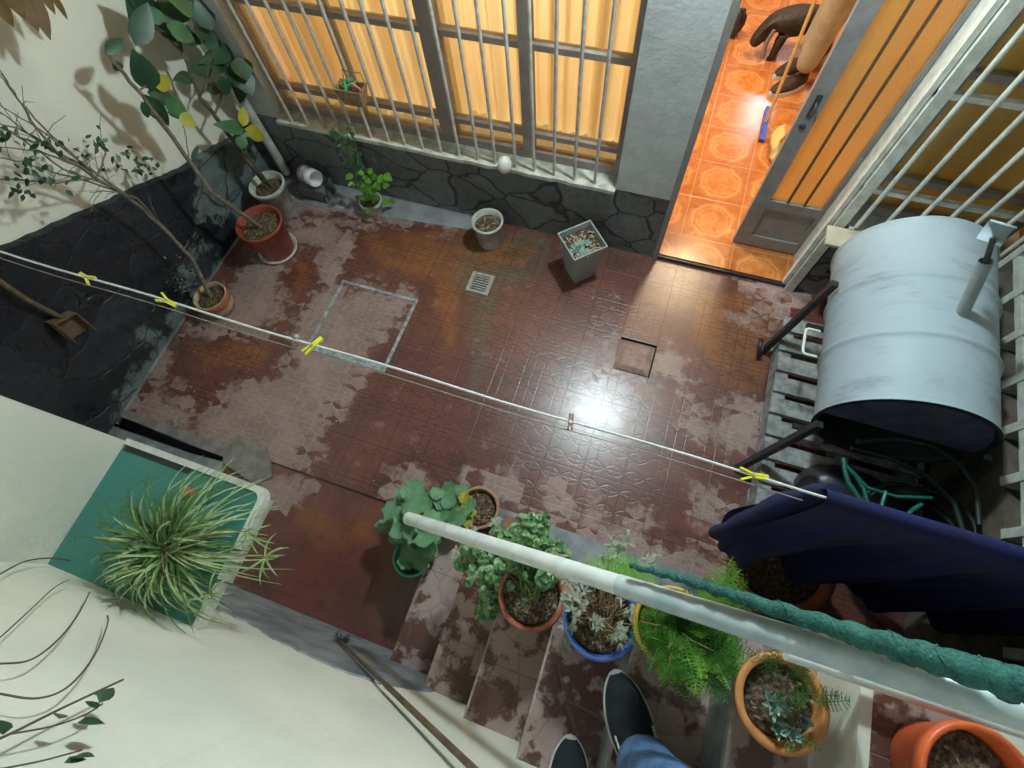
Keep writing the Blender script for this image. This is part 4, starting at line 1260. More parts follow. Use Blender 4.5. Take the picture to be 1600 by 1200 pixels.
g = MB(); g.tube([(bc.x - .06, 1.955, z0 + .08), (bc.x - .05, 1.96, z0 + .13), (bc.x + .05, 1.96, z0 + .13), (bc.x + .06, 1.955, z0 + .08)], .003, 6); g.build('hanger', 'wicker', bk)
for m_ in ('peg_green', 'peg_pink', 'peg_green', 'rust', 'peg_green'):
    g = MB(); a_ = rnd(0, 3.1); p = Vector((bc.x + rnd(-.045, .045), bc.y + rnd(-.018, .018), z0 + .092)); d = Vector((math.cos(a_), math.sin(a_) * .4, .12)).normalized() * .032
    g.bar(p - d, p + d, .009, .005); g.bar(p - d + Vector((0, 0, .009)), p + d + Vector((0, .004, .006)), .009, .005)
    g.build('peg', m_, bk)

# white egg shaped tub on the sill
eg = V(789, 250, 1, 1.935)
g = MB(); g.lathe([(0, -.048), (.02, -.047), (.033, -.034), (.038, -.012), (.037, .010), (.030, .028), (.016, .040), (0, .043)], (eg.x, 1.925, .526), 24)
tag(g.build('egg_tub', 'white'), 'white egg shaped plastic tub on the edge of the window sill', 'tub')

# ============================================================ SPIDER PLANT on the counter
random.seed(51)
SPc = Vector((-1.18, -.27, CZ))
spp, sptop = pot('flower_pot', (SPc.x, SPc.y, CZ + .0005), .085, .06, .12, 'terracotta', 'terracotta pot almost hidden under the spider plant on the green counter', chips=0, rim=.008)
spl = thing('spider_plant', (SPc.x, SPc.y, CZ + .1), 'large striped spider plant spilling over the green tiled counter', 'plant')
def blade(mb, p, ang, L, W, rise, droop, seg=7):
    vs = []; fs = []; d = Vector((math.cos(ang), math.sin(ang), 0)); x = Vector((-d.y, d.x, 0)); tw = rnd(-1.1, 1.1)
    for i in range(seg + 1):
        t = i / seg; c = Vector(p) + d * (L * (t - .12 * t * t)) + Vector((0, 0, rise * math.sin(min(t * 1.5, 1.57)) - droop * t * t * t)) + x * tw * L * .25 * t * t
        wd = W * .5 * (1 - t) ** .55 * (.75 + .5 * min(t * 3, 1)) if i < seg else .0006
        vs += [c - x * wd + Vector((0, 0, wd * .5)), c, c + x * wd + Vector((0, 0, wd * .5))]
    for i in range(seg):
        a = i * 3; fs += [(a, a + 1, a + 4, a + 3), (a + 1, a + 2, a + 5, a + 4)]
    mb.add(vs, fs, True)
g1, g2 = MB(), MB()
for i in range(330):
    a_ = rnd(0, 6.283); L = rnd(.14, .37); r_ = rnd(0, .035)
    a2 = a_ + random.gauss(0, .5)
    if random.random() < .35: L *= .6
    p = (SPc.x + r_ * math.cos(a2) + rnd(-.03, .03), SPc.y + r_ * math.sin(a2) + rnd(-.03, .03), CZ + .10)
    if SPc.y + L * math.sin(a_) < YS + .01: L *= .5
    blade(g1 if i % 2 else g2, p, a_, L, rnd(.0045, .0095), rnd(.02, .16), rnd(.02, .30))
for cx, cy_, cz, n in ((-.90, -.19, .83, 9), (-.96, -.13, .90, 7), (-1.0, -.34, .86, 8)):
    for i in range(n): blade(g1, (cx, cy_, cz), rnd(0, 6.28), rnd(.06, .11), .008, rnd(.0, .04), rnd(0, .05), 5)
g1.build('striped_leaves', 'leaf_spider', spl); g2.build('green_leaves', 'leaf_spider_dark', spl)
g = MB()
for cx, cy_, cz in ((-.90, -.19, .83), (-.96, -.13, .90), (-1.0, -.34, .86)):
    a0 = Vector((SPc.x, SPc.y, CZ + .12)); b0 = Vector((cx, cy_, cz)); g.tube([a0, a0.lerp(b0, .5) + Vector((0, 0, .10)), b0], .0018, 5)
g.build('runners', 'chips', spl)
for m_, (u, v), lab in (('bluep', (318, 832), 'blue peg lying on the green counter nearer the window side'), ('bluep', (316, 860), 'blue peg on the green counter half under the spider leaves')):
    p = V(u, v, 2, CZ + .012); g = MB(); g.bar(p - Vector((.03, .01, 0)), p + Vector((.03, .01, 0)), .012, .007); g.bar(p + Vector((-.028, -.012, .009)), p + Vector((.032, -.002, .007)), .012, .007); tag(g.build('clothes_peg', m_), lab, 'peg')
p = V(297, 770, 2, CZ + .002); g = MB(); g.lathe([(0, 0), (.016, 0), (.018, .012), (.012, .018), (0, .018)], (p.x, p.y, CZ + .001), 18); tag(g.build('orange_cap', 'orange_pot'), 'small orange cap on the green counter tiles', 'cap')

# ============================================================ STAIR POTS
random.seed(61)
gp, gtop = pot('flower_pot', (-.615, -.05, -.01), .082, .06, .19, 'green_pot', 'mint green plastic pot with the geranium at the foot of the stair', chips=0, soil=.75, rim=.003)
ger = thing('geranium', (-.615, -.05, .13), 'geranium with broad round leaves, some turning yellow, under the rail end', 'plant')
g, gs, gy = MB(), MB(), MB()
cg = [(650, 790, .40), (690, 790, .36), (675, 810, .40), (640, 825, .36), (620, 840, .30), (665, 835, .42), (700, 820, .36), (720, 800, .30), (650, 850, .34), (680, 850, .30), (625, 805, .30), (710, 775, .28), (660, 770, .32), (612, 830, .24), (690, 770, .34), (640, 775, .3), (650, 870, .28), (672, 868, .26)]
for u, v, z in cg:
    for q in range(4):
        p = V(u + rnd(-14, 14), v + rnd(-12, 12), 2, z + rnd(-.05, .05) - q * .02)
        nrm = Vector((rnd(-.4, .4), rnd(-.1, .6), 1)); g.disc_leaf(p, nrm, rnd(.030, .050), 7, 14, .28)
        if q < 2: gs.tube([Vector((-.615 + rnd(-.02, .02), -.05 + rnd(-.02, .02), .13)), p.lerp(Vector((-.615, -.05, .2)), .4), p], [.003, .002, .0014], 5)
for _ in range(7): gy.disc_leaf(V(730 + rnd(-6, 6), 800 + rnd(-22, 22), 2, .28), (rnd(0, .4), rnd(-.3, .6), 1), rnd(.02, .03), 7, 12, .3)
g.build('leaves', 'leaf_geranium', ger); gs.build('stems', 'green_stem', ger); gy.build('yellow_leaves', 'leaf_yellow', ger)

tp = V(747, 793, 2, .17)
pot('flower_pot', (tp.x, tp.y, .004), .092, .07, .165, 'terracotta_pale', 'pale terracotta pot of bark chips with no plant, beside the geranium', chips=150, rim=.006, rimh=.025)
bp = V(802, 822, 2, .06); g = MB(); g.box((bp.x - .05, bp.y - .07, .004), (bp.x + .045, bp.y + .04, .065)); tag(g.build('brick', 'brick', bevel=.004), 'worn red brick beside the chip filled terracotta pot', 'brick')

jp, jtop = pot('flower_pot', (-.045, -.02, RZ * 3 + .001), .105, .075, .19, 'terracotta', 'terracotta pot of dark soil under the bushy round-leaved plant', chips=50, soil=.85, rim=.004)
jade = thing('bushy_plant', (-.045, -.02, RZ * 3 + .16), 'bushy round-leaved succulent spreading both sides of the handrail', 'plant')
g, gs = MB(), MB()
cl = [(770, 895, .66, 30, 26), (745, 860, .62, 22, 18), (800, 905, .66, 24, 24), (765, 925, .62, 22, 20), (820, 835, .70, 32, 20), (850, 850, .72, 26, 18), (790, 850, .68, 24, 18), (870, 870, .76, 18, 18), (735, 880, .55, 14, 18), (760, 955, .52, 10, 14), (850, 905, .84, 12, 12), (800, 870, .78, 18, 20), (840, 820, .7, 14, 16)]
for u, v, z, n, sp in cl:
    for _ in range(int(n * 1.7)):
        uu, vv = u + random.gauss(0, sp * .62), v + random.gauss(0, sp * .55)
        if vv > 905 + (uu - 780) * .2 and uu > 800: continue
        c = V(uu, vv, 2, z + rnd(-.05, .06))
        ax_ = Vector((rnd(-.6, .6), rnd(-.6, .6), 1)).normalized()
        for k in range(5):
            a_ = rnd(0, 6.28); d = Vector((math.cos(a_), math.sin(a_), rnd(.1, .9))); g.disc_leaf(c + d * .008, (d + ax_), rnd(.0085, .0145), 0, 7, .3)
        if random.random() < .35: gs.tube([Vector((-.045 + rnd(-.04, .03), -.02 + rnd(-.03, .05), .70)), c.lerp(Vector((-.045, -.02, .72)), .45), c], [.003, .002, .0015], 5)
g.build('leaves', 'leaf_jade', jade); gs.build('stems', 'green_stem', jade)
g = MB()
for _ in range(26):
    c = V(random.gauss(822, 20), random.gauss(948, 7), 2, .71)
    for k in range(4): a_ = rnd(0, 6.28); g.disc_leaf(c + Vector((math.cos(a_), math.sin(a_), 0)) * .006, (math.cos(a_), math.sin(a_), 1), .004, 0, 6, .3)
g.build('seedlings', 'leaf_jade', jade)

bp_, btop = pot('flower_pot', (.168, -.015, RZ * 4 + .001), .104, .075, .18, 'blue_pot', 'bright blue plastic pot with the silvery plant on the fourth step', chips=60, soil=.86, rim=.004)
silv = thing('silver_plant', (.168, -.015, RZ * 4 + .16), 'silvery grey dusty plant with woody stems in the blue pot', 'plant')
g, gs = MB(), MB()
c3 = [(905, 900, .94, 10), (890, 930, .92, 9), (905, 935, .95, 8), (960, 860, .98, 10), (975, 850, .98, 6), (880, 890, .88, 8), (870, 870, .85, 8), (930, 900, .98, 8), (985, 930, .96, 6), (990, 960, .92, 5), (960, 985, .94, 4), (900, 960, .94, 4), (930, 980, .94, 3), (740, 840, .5, 8), (725, 870, .5, 8), (780, 820, .6, 7), (1010, 880, .96, 4), (970, 990, .93, 3), (895, 975, .88, 3), (880, 1000, .8, 4)]
for u, v, z, n in c3:
    for _ in range(n):
        c = V(u + random.gauss(0, 8), v + random.gauss(0, 8), 2, z + rnd(-.03, .03))
        for k in range(6):
            a_ = rnd(0, 6.28); g.leaf(c, (math.cos(a_), math.sin(a_), rnd(-.1, .7)), (0, 0, 1), rnd(.014, .030), rnd(.006, .010), .3, .2, 3)
        if z > .84 and random.random() < .6: gs.tube([Vector((.168 + rnd(-.05, .05), -.015 + rnd(-.05, .05), .87)), c.lerp(Vector((.168, -.015, .92)), .5), c], [.0028, .002, .0016], 5)
g.build('leaves', 'leaf_silver', silv); gs.build('stems', 'chips', silv)

yc = V(1042, 975, 2, 1.06)
yp, ytop = pot('flower_pot', (yc.x + .02, yc.y, RZ * 5 + .001), .095, .075, .13, 'yellow', 'yellow pot hidden under the fern on the fifth step', chips=20, soil=.85, rim=.004)
fern = thing('asparagus_fern', (yc.x, yc.y, 1.05), 'feathery bright green fern arching over the stair and round the handrail', 'fern')
def frond(mb, p, d, L, W, droop=.4, n=22):
    p = Vector(p); d = Vector(d).normalized(); x = d.cross(Vector((0, 0, 1)))
    if x.length < .05: x = Vector((1, 0, 0))
    x.normalize(); prev = p
    for i in range(1, n + 1):
        t = i / n; c = p + d * L * t - Vector((0, 0, 1)) * droop * L * t * t
        w_ = W * math.sin(math.pi * (.12 + .86 * t)) ** .8
        for s_ in (-1, 1):
            e = c + x * s_ * w_ + d * w_ * rnd(.2, .6) - Vector((0, 0, 1)) * w_ * rnd(-.1, .4)
            th = d * .0009
            mb.add([c - th, c + th, e + th * .3, e - th * .3], [(0, 1, 2, 3)])
            for q in (.25, .45, .65, .85, 1.0):
                m_ = c.lerp(e, q); ll = w_ * rnd(.22, .42) * (1.15 - .5 * q)
                for h_ in (-1, 1):
                    f_ = m_ + d * ll * h_ * rnd(.4, 1) + x * s_ * ll * rnd(.2, .7) + Vector((0, 0, rnd(-.5, .5) * ll))
                    mb.add([m_ - x * .0009 - d * .0006, m_ + x * .0009 + d * .0006, f_], [(0, 1, 2)])
        mb.add([prev - x * .0009, prev + x * .0009, c + x * .0009, c - x * .0009], [(0, 1, 2, 3)]); prev = c
g, gd = MB(), MB()
random.seed(77)
fr_targets = [(1030, 925), (1050, 935), (1080, 930), (1100, 930), (1010, 935), (995, 950), (990, 985), (1000, 1005), (1015, 1040), (1025, 1075), (1000, 970), (1030, 1000), (1040, 1020), (1055, 970), (1075, 950), (1030, 960), (1085, 975), (1130, 950), (1010, 1060), (1040, 1090), (1060, 1100), (1100, 1090), (1130, 1060), (1150, 1040), (1180, 1080), (1150, 1100), (1095, 1120), (1000, 1020), (1010, 990), (1020, 950), (1060, 930), (1110, 950), (1150, 970), (1165, 1010), (1190, 1040), (1080, 1060), (1050, 1050), (1120, 1020), (1090, 1000), (1070, 1030), (1130, 1000), (1030, 1030), (1200, 1075), (1160, 1065), (1110, 1070), (1175, 990), (1140, 1110), (1070, 1110)]
for u, v in fr_targets:
    for q in range(4):
        tgt = V(u + rnd(-15, 15), v + rnd(-15, 15), 2, rnd(1.10, 1.24)); o0 = Vector((yc.x + .03 + rnd(-.04, .05), yc.y + rnd(-.04, .04), 1.06))
        d = tgt - o0; L = d.length
        frond(g if q < 2 else gd, o0, d + Vector((0, 0, L * .35)), L * 1.05, rnd(.020, .040), rnd(.2, .6))
for u, v, z in ((1148, 870, 1.34), (1160, 890, 1.33), (1135, 900, 1.32), (1170, 910, 1.3), (1185, 940, 1.28), (1100, 940, 1.28), (1150, 880, 1.30), (1145, 905, 1.25), (1175, 930, 1.25), (930, 875, 1.1), (955, 880, 1.15), (970, 890, 1.2), (915, 870, 1.05), (945, 860, 1.1), (965, 870, 1.15), (900, 880, 1.05), (935, 890, 1.2), (1010, 930, 1.2)):
    tgt = V(u, v, 2, z); o0 = tgt + (Vector((yc.x + .05, yc.y + .03, 1.1)) - tgt) * (.75 if u > 1000 else .55)
    frond(g, o0, tgt - o0, (tgt - o0).length, .032, .05, 14)
g.build('fronds', 'leaf_fern', fern); gd.build('inner_fronds', 'leaf_fernd', fern)
g = MB()
for _ in range(3):
    u, v = random.choice(fr_targets); g.tube([Vector((yc.x + .02, yc.y, 1.05)), V((u + 1040) / 2, (v + 980) / 2, 2, 1.22), V(u, v, 2, 1.15)], .0013, 4)
g.build('stems', 'chips', fern)
# terracotta pot just north of the fern, on the patio below
tc = V(1068, 958, 2, .95)

oc_ = V(1215, 1095, 2, 1.215)
yo, yotop = pot('flower_pot', (.541, oc_.y, RZ * 6 + .001), .088, .058, .135, 'yellow_pot', 'large ochre pot with pale succulents on the top step before the landing', chips=14, soil=.8, rim=.009, rimh=.02)
su = thing('succulent', (.565, oc_.y, RZ * 6 + .12), 'pale blue green rosette succulent with fern sprigs in the ochre pot', 'succulent')
g = MB()
for cx, cy_, r_, n in ((.520, oc_.y - .01, .034, 26), (.535, oc_.y - .05, .024, 20), (.565, oc_.y - .05, .024, 22), (.585, oc_.y - .02, .020, 14)):
    for i in range(n):
        a_ = i * 2.4; e = 1 - i / n
        g.leaf((cx, cy_, 1.215), (math.cos(a_) * e, math.sin(a_) * e, .35 + (1 - e)), (0, 0, 1), r_ * (.6 + .5 * e), .013, -.2, .5, 3)
g.build('rosettes', 'leaf_aloe', su)
g = MB()
for _ in range(11):
    a_ = rnd(0, 6.28); o0 = Vector((.565 + rnd(-.05, .05), oc_.y + rnd(-.04, .06), 1.21)); frond(g, o0, (math.cos(a_), math.sin(a_), .5), rnd(.05, .10), .018, .2, 10)
g.build('sprigs', 'leaf_fernd', su)

ogz = RZ * 7
og = V(1497, 1158, 2, 1.40)
op, optop = pot('flower_pot', (.80, -.055, ogz + .001), .095, .072, .13, 'orange_pot', 'bright orange plastic pot of dry soil on the landing', chips=16, soil=.72, rim=.004, rimh=.03)

# terracotta bowl below the hanging cloth
pot('flower_pot', (.88, .44, .004), .20, .14, .26, 'terracotta', 'wide terracotta planter on the patio floor under the hanging blue cloth', chips=30, soil=.8, rim=.012, rimh=.04)

# ============================================================ CLOTHES LINE
LZ, LY = 1.2, .437
pts = []
for i in range(31):
    x = XL + .01 + (XR - XL - .02) * i / 30
    pts.append((x, LY + .003 * math.sin(i), LZ - .006 * math.sin(math.pi * i / 30)))
tag(MB().tube(pts, .0036, 8).build('clothes_line', 'cord'), 'white clothes line stretched across the patio', 'clothes line')
pts2 = [(p[0], p[1] - .016, p[2] - .02 - .01 * math.sin(math.pi * i / 30)) for i, p in enumerate(pts) if p[0] < .57]
tag(MB().tube(pts2, .0018, 6).build('clothes_line', 'cord_grey'), 'thin grey return cord running just below the white line', 'cord')


def peg(u, v, ang, mat, label, grp, L=.07, open_=.16):
    p = V(u, v, 2, LZ - .004); p.y = LY
    t = thing('clothes_peg', tuple(p), label, 'clothes peg', grp)
    for s_ in (-1, 1):
        g = MB()
        d = Vector((math.cos(ang), math.sin(ang), .1)); n = Vector((-d.y, d.x, 0))
        a0 = p - d * L * .45 + n * s_ * .0035; m0 = p + d * L * .12 + n * s_ * .004; e0 = p + d * L * .55 + n * s_ * (.004 + L * open_)
        g.bar(a0, m0, .006, .010); g.bar(m0, e0, .005, .0095)
        g.build('jaw', mat, t)
    g = MB(); c = p + Vector((math.cos(ang), math.sin(ang), .1)) * L * .1
    g.tube([c + Vector((0, 0, -.008)), c + Vector((0, 0, .008))], .005, 10); g.build('spring', 'chrome', t)
    return t


peg(135, 431, R(-12), 'peg', 'yellow peg on the clothes line farthest to the left', 'yellow clothes pegs')
peg(262, 473, R(172), 'peg', 'yellow peg on the line just left of the painted clay pot', 'yellow clothes pegs')
peg(489, 542, R(248), 'peg', 'yellow peg on the line over the corner of the hatch frame', 'yellow clothes pegs', open_=.06)
peg(1180, 747, R(190), 'peg', 'yellow peg on the line by the grill leg, beside the blue cloth', 'yellow clothes pegs')
peg(890, 664, R(-80), 'rust', 'small rust brown peg hanging near the middle of the line', None, .045, .03)
g = MB(); kp = V(463, 526, 2, LZ - .004)
for k in range(3): g.tube([kp + Vector((math.cos(a_ * .7) * .008, k * .004 - .004, math.sin(a_ * .7) * .010 - .002)) for a_ in range(10)], .0018, 5)
g.tube([kp, kp + Vector((-.006, .004, -.02)), kp + Vector((-.012, -.006, -.03))], .0016, 5)
tag(g.build('wire_knot', 'chrome'), 'small twist of wire on the clothes line above the patio', 'wire')


# blue cloth hanging from the line
def garment():
    g = MB(); nx, nz = 120, 44; x0, x1 = .585, XR - .02
    random.seed(8)
    def pt(i, k, side):
        s_ = i / nx; t = k / nz; x = x0 + (x1 - x0) * s_
        ln = .90
        z = LZ + .008 - ln * t
        f = min(1, t * 3) * (.010 + .034 * t) * math.sin(x * 24 + 1.2 * t) + .012 * t * math.sin(x * 61)
        ystk = LY + side * (.016 + .030 * t ** .5) + f + .004 * math.sin(x * 140 + t * 9) * t
        xx = x + (.03 * math.sin(t * 7) * t if s_ < .15 else 0) - (.10 * math.sin(math.pi * min(t * 1.3, 1)) * max(0, 1 - s_ * 5) * 0)
        return Vector((xx, ystk, z))
    for side, nzz in ((-1, nz), (1, nz)):
        o = len(g.v)
        for k in range(nzz + 1):
            for i in range(nx + 1): g.v.append(pt(i, k, side))
        for k in range(nzz):
            for i in range(nx):
                a = o + k * (nx + 1) + i; q = [a, a + 1, a + nx + 2, a + nx + 1]
                g.f.append(q if side > 0 else q[::-1]); g.mi.append(0); g.sm.append(True)
    h = (nz + 1) * (nx + 1)
    # fold over the line
    top0 = list(range(nx + 1)); o = len(g.v)
    for i in range(nx + 1):
        p = (g.v[i] + g.v[h + i]) / 2; g.v.append(p + Vector((0, 0, .008)))
    for i in range(nx):
        g.f.append([i, i + 1, o + i + 1, o + i]); g.f.append([o + i, o + i + 1, h + i + 1, h + i]); g.mi += [0, 0]; g.sm += [True, True]
    return g


gm = thing('hanging_cloth', (1.0, LY, .25), 'long dark navy blue towelling cloth folded over the clothes line', 'cloth')
garment().build('cloth', 'navy', gm)
g = MB()   # gathered corner hanging forward at the left end
pts = []; rr = []
for k in range(13):
    t = k / 12; pts.append(Vector((.606 + .012 * math.sin(t * 5), LY + .02 + .018 * math.sin(t * 6), LZ - .01 - .92 * t))); rr.append(.010 + .036 * math.sin(math.pi * (.08 + .8 * t)) + .004 * math.sin(t * 22))
g.tube(pts, rr, 14); g.build('gathered_edge', 'navy', gm)

# ============================================================ DRUM GRILL
cxg, czg, rg, yg0, yg1 = 1.117, .549, .287, .986, 1.811
gl = thing('drum_grill', (cxg, 1.4, 0), 'barbecue made from a pale blue oil drum on black legs at the right wall', 'grill')
mt = Matrix.Translation((cxg, 0, czg)) @ Matrix.Rotation(R(-90), 4, 'X')
g = MB(); L = yg1 - yg0; prof_ = []
def rr_(t):
    r = rg
    for c in (.34, .66):
        r += .010 * math.exp(-((t - c) / .016) ** 2)
    if t < .012 or t > .988: r += .006
    return r
ks = sorted(set([i / 40 for i in range(41)] + [.34 + d for d in (-.03, -.02, -.012, -.006, 0, .006, .012, .02, .03)] + [.66 + d for d in (-.03, -.02, -.012, -.006, 0, .006, .012, .02, .03)] + [.004, .012, .02, .98, .988, .996]))
prof_ = [(rr_(t), yg0 + L * t) for t in ks]
prof_ = prof_ + [(0, yg1 - .01)]
inner = [(rg - .004, yg1 - .02), (rg - .004, yg0 + .001), (rr_(0), yg0)]
g.lathe(prof_, seg=72, M4=mt)
g.build('drum', 'drum', gl)
g = MB(); g.lathe([(rr_(0), yg0), (rg - .010, yg0 - .003), (rg - .012, yg0 + .02), (rg - .012, yg1 - .03), (0, yg1 - .03)], seg=72, M4=mt); g.build('inside', 'drum_in', gl)
# closed upper half of the near end, open below
g = MB(); n = 40; vs = []
for i in range(n + 1):
    a_ = math.pi * i / n; vs.append((cxg + (rg - .012) * math.cos(a_), yg0 + .012, czg - .02 + (rg + .008) * math.sin(a_)))
vs2 = [(x, y + .006, z) for x, y, z in vs]
g.add(vs + vs2, [tuple(reversed(range(n + 1))), tuple(range(n + 1, 2 * n + 2))] + [(i, i + 1, n + 2 + i, n + 1 + i) for i in range(n)]); g.build('end_plate', 'plate_navy', gl)
# chimney elbow and support pipe
pA = V(1490, 492, 0, 1.27)
g = MB(); g.tube([V(1500, 492, 1, 1.33) , V(1542, 408, 1, 1.42)], .022, 20, caps=False)
g = MB()
q1 = Vector((1.22, 1.40, czg + .25)); 
u1 = V(1503, 490, 2, .83); u2 = V(1541, 408, 2, 1.04)
g.tube([u1 + Vector((0, 0, -.03)), u1, u2], [.021, .021, .021], 20, caps=False); g.tube([u2, u1], [.018, .018], 20, caps=False); g.build('chimney', 'grey_pot', gl)
g = MB(); u3 = V(1552, 372, 2, 1.10)
g.tube([u1.lerp(u2, .8), u2, u3], [.009, .009, .009], 10); g.build('damper_rod', 'black', gl)
g = MB(); mt2 = Matrix.Translation(V(1556, 365, 2, 1.12)) @ Matrix.Rotation(R(80), 4, 'Y') @ Matrix.Rotation(R(20), 4, 'X')
vs = []; n = 16
for z in (-.035, .035):
    for i in range(n + 1):
        a_ = -.3 + math.pi * 1.05 * i / n; vs.append(mt2 @ Vector((.035 * math.cos(a_), .035 * math.sin(a_), z)))
vs3 = [mt2 @ Vector((.0335 * math.cos(-.3 + math.pi * 1.05 * i / n), .0335 * math.sin(-.3 + math.pi * 1.05 * i / n), z)) for z in (-.035, .035) for i in range(n + 1)]
m_ = n + 1
g.add(vs + vs3, [(i, i + 1, m_ + i + 1, m_ + i) for i in range(n)] + [(2 * m_ + i, 3 * m_ + i, 3 * m_ + i + 1, 2 * m_ + i + 1) for i in range(n)] + [(i, 2 * m_ + i, 2 * m_ + i + 1, i + 1) for i in range(n)] + [(m_ + i, m_ + i + 1, 3 * m_ + i + 1, 3 * m_ + i) for i in range(n)], True)
g.build('chimney_cap', 'drum', gl)
# stand
def leg(px, py, tx, ty, tz): return MB().bar((px, py, 0.0), (tx, ty, tz), .028, .028, (0, 1, 0)).build('leg', 'black', gl)
leg(.742, 1.524, .80, 1.56, .62); leg(.715, .845, .83, .93, .56); leg(1.46, 1.52, 1.42, 1.56, .56); leg(1.46, .86, 1.42, .98, .56)
g = MB(); g.bar((1.0, 1.0, .235), (1.0, 1.75, .235), .025, .025); g.bar((1.36, .99, .235), (1.36, 1.75, .235), .025, .025); g.bar((.86, 1.05, .22), (1.40, 1.05, .22), .022, .022); g.bar((.86, 1.6, .22), (1.40, 1.6, .22), .022, .022)
g.build('frame', 'black', gl)
wc = Vector((.735, 1.52, .05))
for wy in (1.50,):
    mw = Matrix.Translation((.715, wy + .02, .048)) @ Matrix.Rotation(R(70), 4, 'Y')
    g = MB(); g.lathe([(.018, -.011), (.046, -.012), (.050, 0), (.046, .012), (.018, .011)], seg=28, M4=mw); wh = g.build('wheel', 'black', gl)
    g = MB(); g.lathe([(0, -.013), (.030, -.0125), (.030, .0125), (0, .013)], seg=20, M4=mw); g.build('hub', 'bluewheel', wh)
g = MB(); g.tube([(.825, 1.28, .47), (.775, 1.28, .47), (.768, 1.285, .47), (.765, 1.30, .47), (.765, 1.39, .47), (.768, 1.405, .47), (.775, 1.41, .47), (.825, 1.41, .47)], .006, 10); g.build('handle', 'white', gl)
g = MB(); g.box((cxg - .35, yg1 + .012, .535), (cxg + .22, YW - .035, .553)); tag(g.build('side_board', 'woodlight', bevel=.003), 'beige wooden board laid between the drum and the window sill', 'board')

# pallet
pal = thing('pallet', (1.1, 1.2, 0), 'weathered grey wooden pallet under the drum grill', 'pallet')
random.seed(14)
y = .5425; k = 0
while y < 1.60:
    g = MB(); g.box((.78 + rnd(-.004, .004), y, .118), (1.47, y + .083, .138)); g.build('slat', 'wood', pal, bevel=.002); y += .1175
g = MB()
for x in (.785, 1.10, 1.40): g.box((x, .55, .022), (x + .06, 1.595, .1175))
g.build('bearer', 'wood', pal)
g = MB(); [g.box((.78, yy, .002), (1.47, yy + .09, .0215)) for yy in (.67, 1.08, 1.50)]; g.build('bottom_slat', 'wood', pal)

# sack, hoses and bags in front of the drum
random.seed(15)
def lump(c, r, seed, n=3, k=.18, flat=.9):
    random.seed(seed); bm = bmesh.new(); bmesh.ops.create_icosphere(bm, subdivisions=n, radius=1)
    ph = [Vector((rnd(-4, 4), rnd(-4, 4), rnd(-4, 4))) for _ in range(5)]
    g = MB(); vs = []
    for v in bm.verts:
        d = v.co.copy(); s_ = 1 + sum(k / (i + 1) * math.sin(d.dot(ph[i]) * (1.2 + i)) for i in range(5)) * .6
        vs.append(Vector((c[0] + d.x * r[0] * s_, c[1] + d.y * r[1] * s_, max(c[2] + d.z * r[2] * s_, .002))))
    g.add(vs, [[q.index for q in f.verts] for f in bm.faces], True); bm.free(); return g
tag(lump((1.17, .80, .17), (.24, .13, .165), 3).build('black_sack', 'tarp'), 'black plastic sack slumped in front of the open drum end', 'sack')
tag(lump((*V(1288, 757, 2, .15)[:2], .18), (.055, .05, .09), 5).build('pale_bag', 'palebag'), 'pale crumpled plastic bag at the corner of the pallet', 'bag')
tag(lump((*V(1205, 790, 2, .08)[:2], .07), (.05, .045, .07), 9).build('printed_bag', 'white'), 'small white and orange packet half under the blue cloth', 'packet')
pk_ = V(1222, 778, 2, .14); g = MB(); g.box((pk_.x - .018, pk_.y - .015, .128), (pk_.x + .018, pk_.y + .015, .146)); g.build('orange_print', 'label_orange', bpy.data.objects['printed_bag'])
def coil(cx, cy, z, R0, turns, r, mat, name, label, tilt=(0, 0), jit=.01, sy=1.0, seed=1):
    random.seed(seed); P = []
    n = int(turns * 28); a0 = rnd(0, 6)
    for i in range(n + 1):
        a_ = a0 + 2 * math.pi * i / 28; q = R0 * (1 + .10 * math.sin(a_ * .37)) + jit * math.sin(a_ * 1.7)
        x = q * math.cos(a_); y_ = q * sy * math.sin(a_)
        P.append((cx + x, cy + y_, z + .012 * i / 28 + tilt[0] * x + tilt[1] * y_ + jit * math.sin(a_ * .8)))
    return tag(MB().tube(P, r, 8).build(name, mat), label, 'hose')
coil(1.02, .62, .33, .17, 2.4, .0085, 'hose', 'garden_hose', 'bright green garden hose looped over the black sack', (.1, -.35), .03, .6, 3)
coil(1.27, .70, .36, .17, 3.2, .009, 'hose_dark', 'garden_hose', 'dark coiled hose hanging beside the drum near the right wall', (.2, .1), .02, .8, 5)

g = MB()
for P, rr2 in ((((1318, 716), (1320, 735), (1326, 755), (1342, 778)), .009), (((1316, 722), (1338, 745), (1350, 765), (1356, 790)), .008), (((1330, 735), (1355, 762), (1400, 776), (1456, 778)), .007), (((1384, 768), (1379, 785), (1376, 800)), .008), (((1440, 788), (1425, 797), (1415, 808)), .008)):
    pp = [V(u, v, 2, .48) for u, v in P]; g.tube([pp[0]] + [pp[i].lerp(pp[i + 1], f) for i in range(len(pp) - 1) for f in (.33, .66, 1)], rr2, 8)
tag(g.build('hose_loops', 'hose'), 'bright green hose ends sticking up in front of the drum', 'hose')
g = MB(); P = [(1340, 690), (1400, 685), (1455, 695), (1500, 725), (1525, 765), (1530, 820)]; pp = [V(u, v, 2, .5) for u, v in P]; g.tube(pp, .010, 8)
P = [(1330, 700), (1390, 715), (1450, 745), (1490, 785), (1505, 830)]; pp = [V(u, v, 2, .47) for u, v in P]; g.tube(pp, .010, 8)
tag(g.build('black_cable', 'hose_dark'), 'thick dark cable looping out from under the drum end', 'cable')
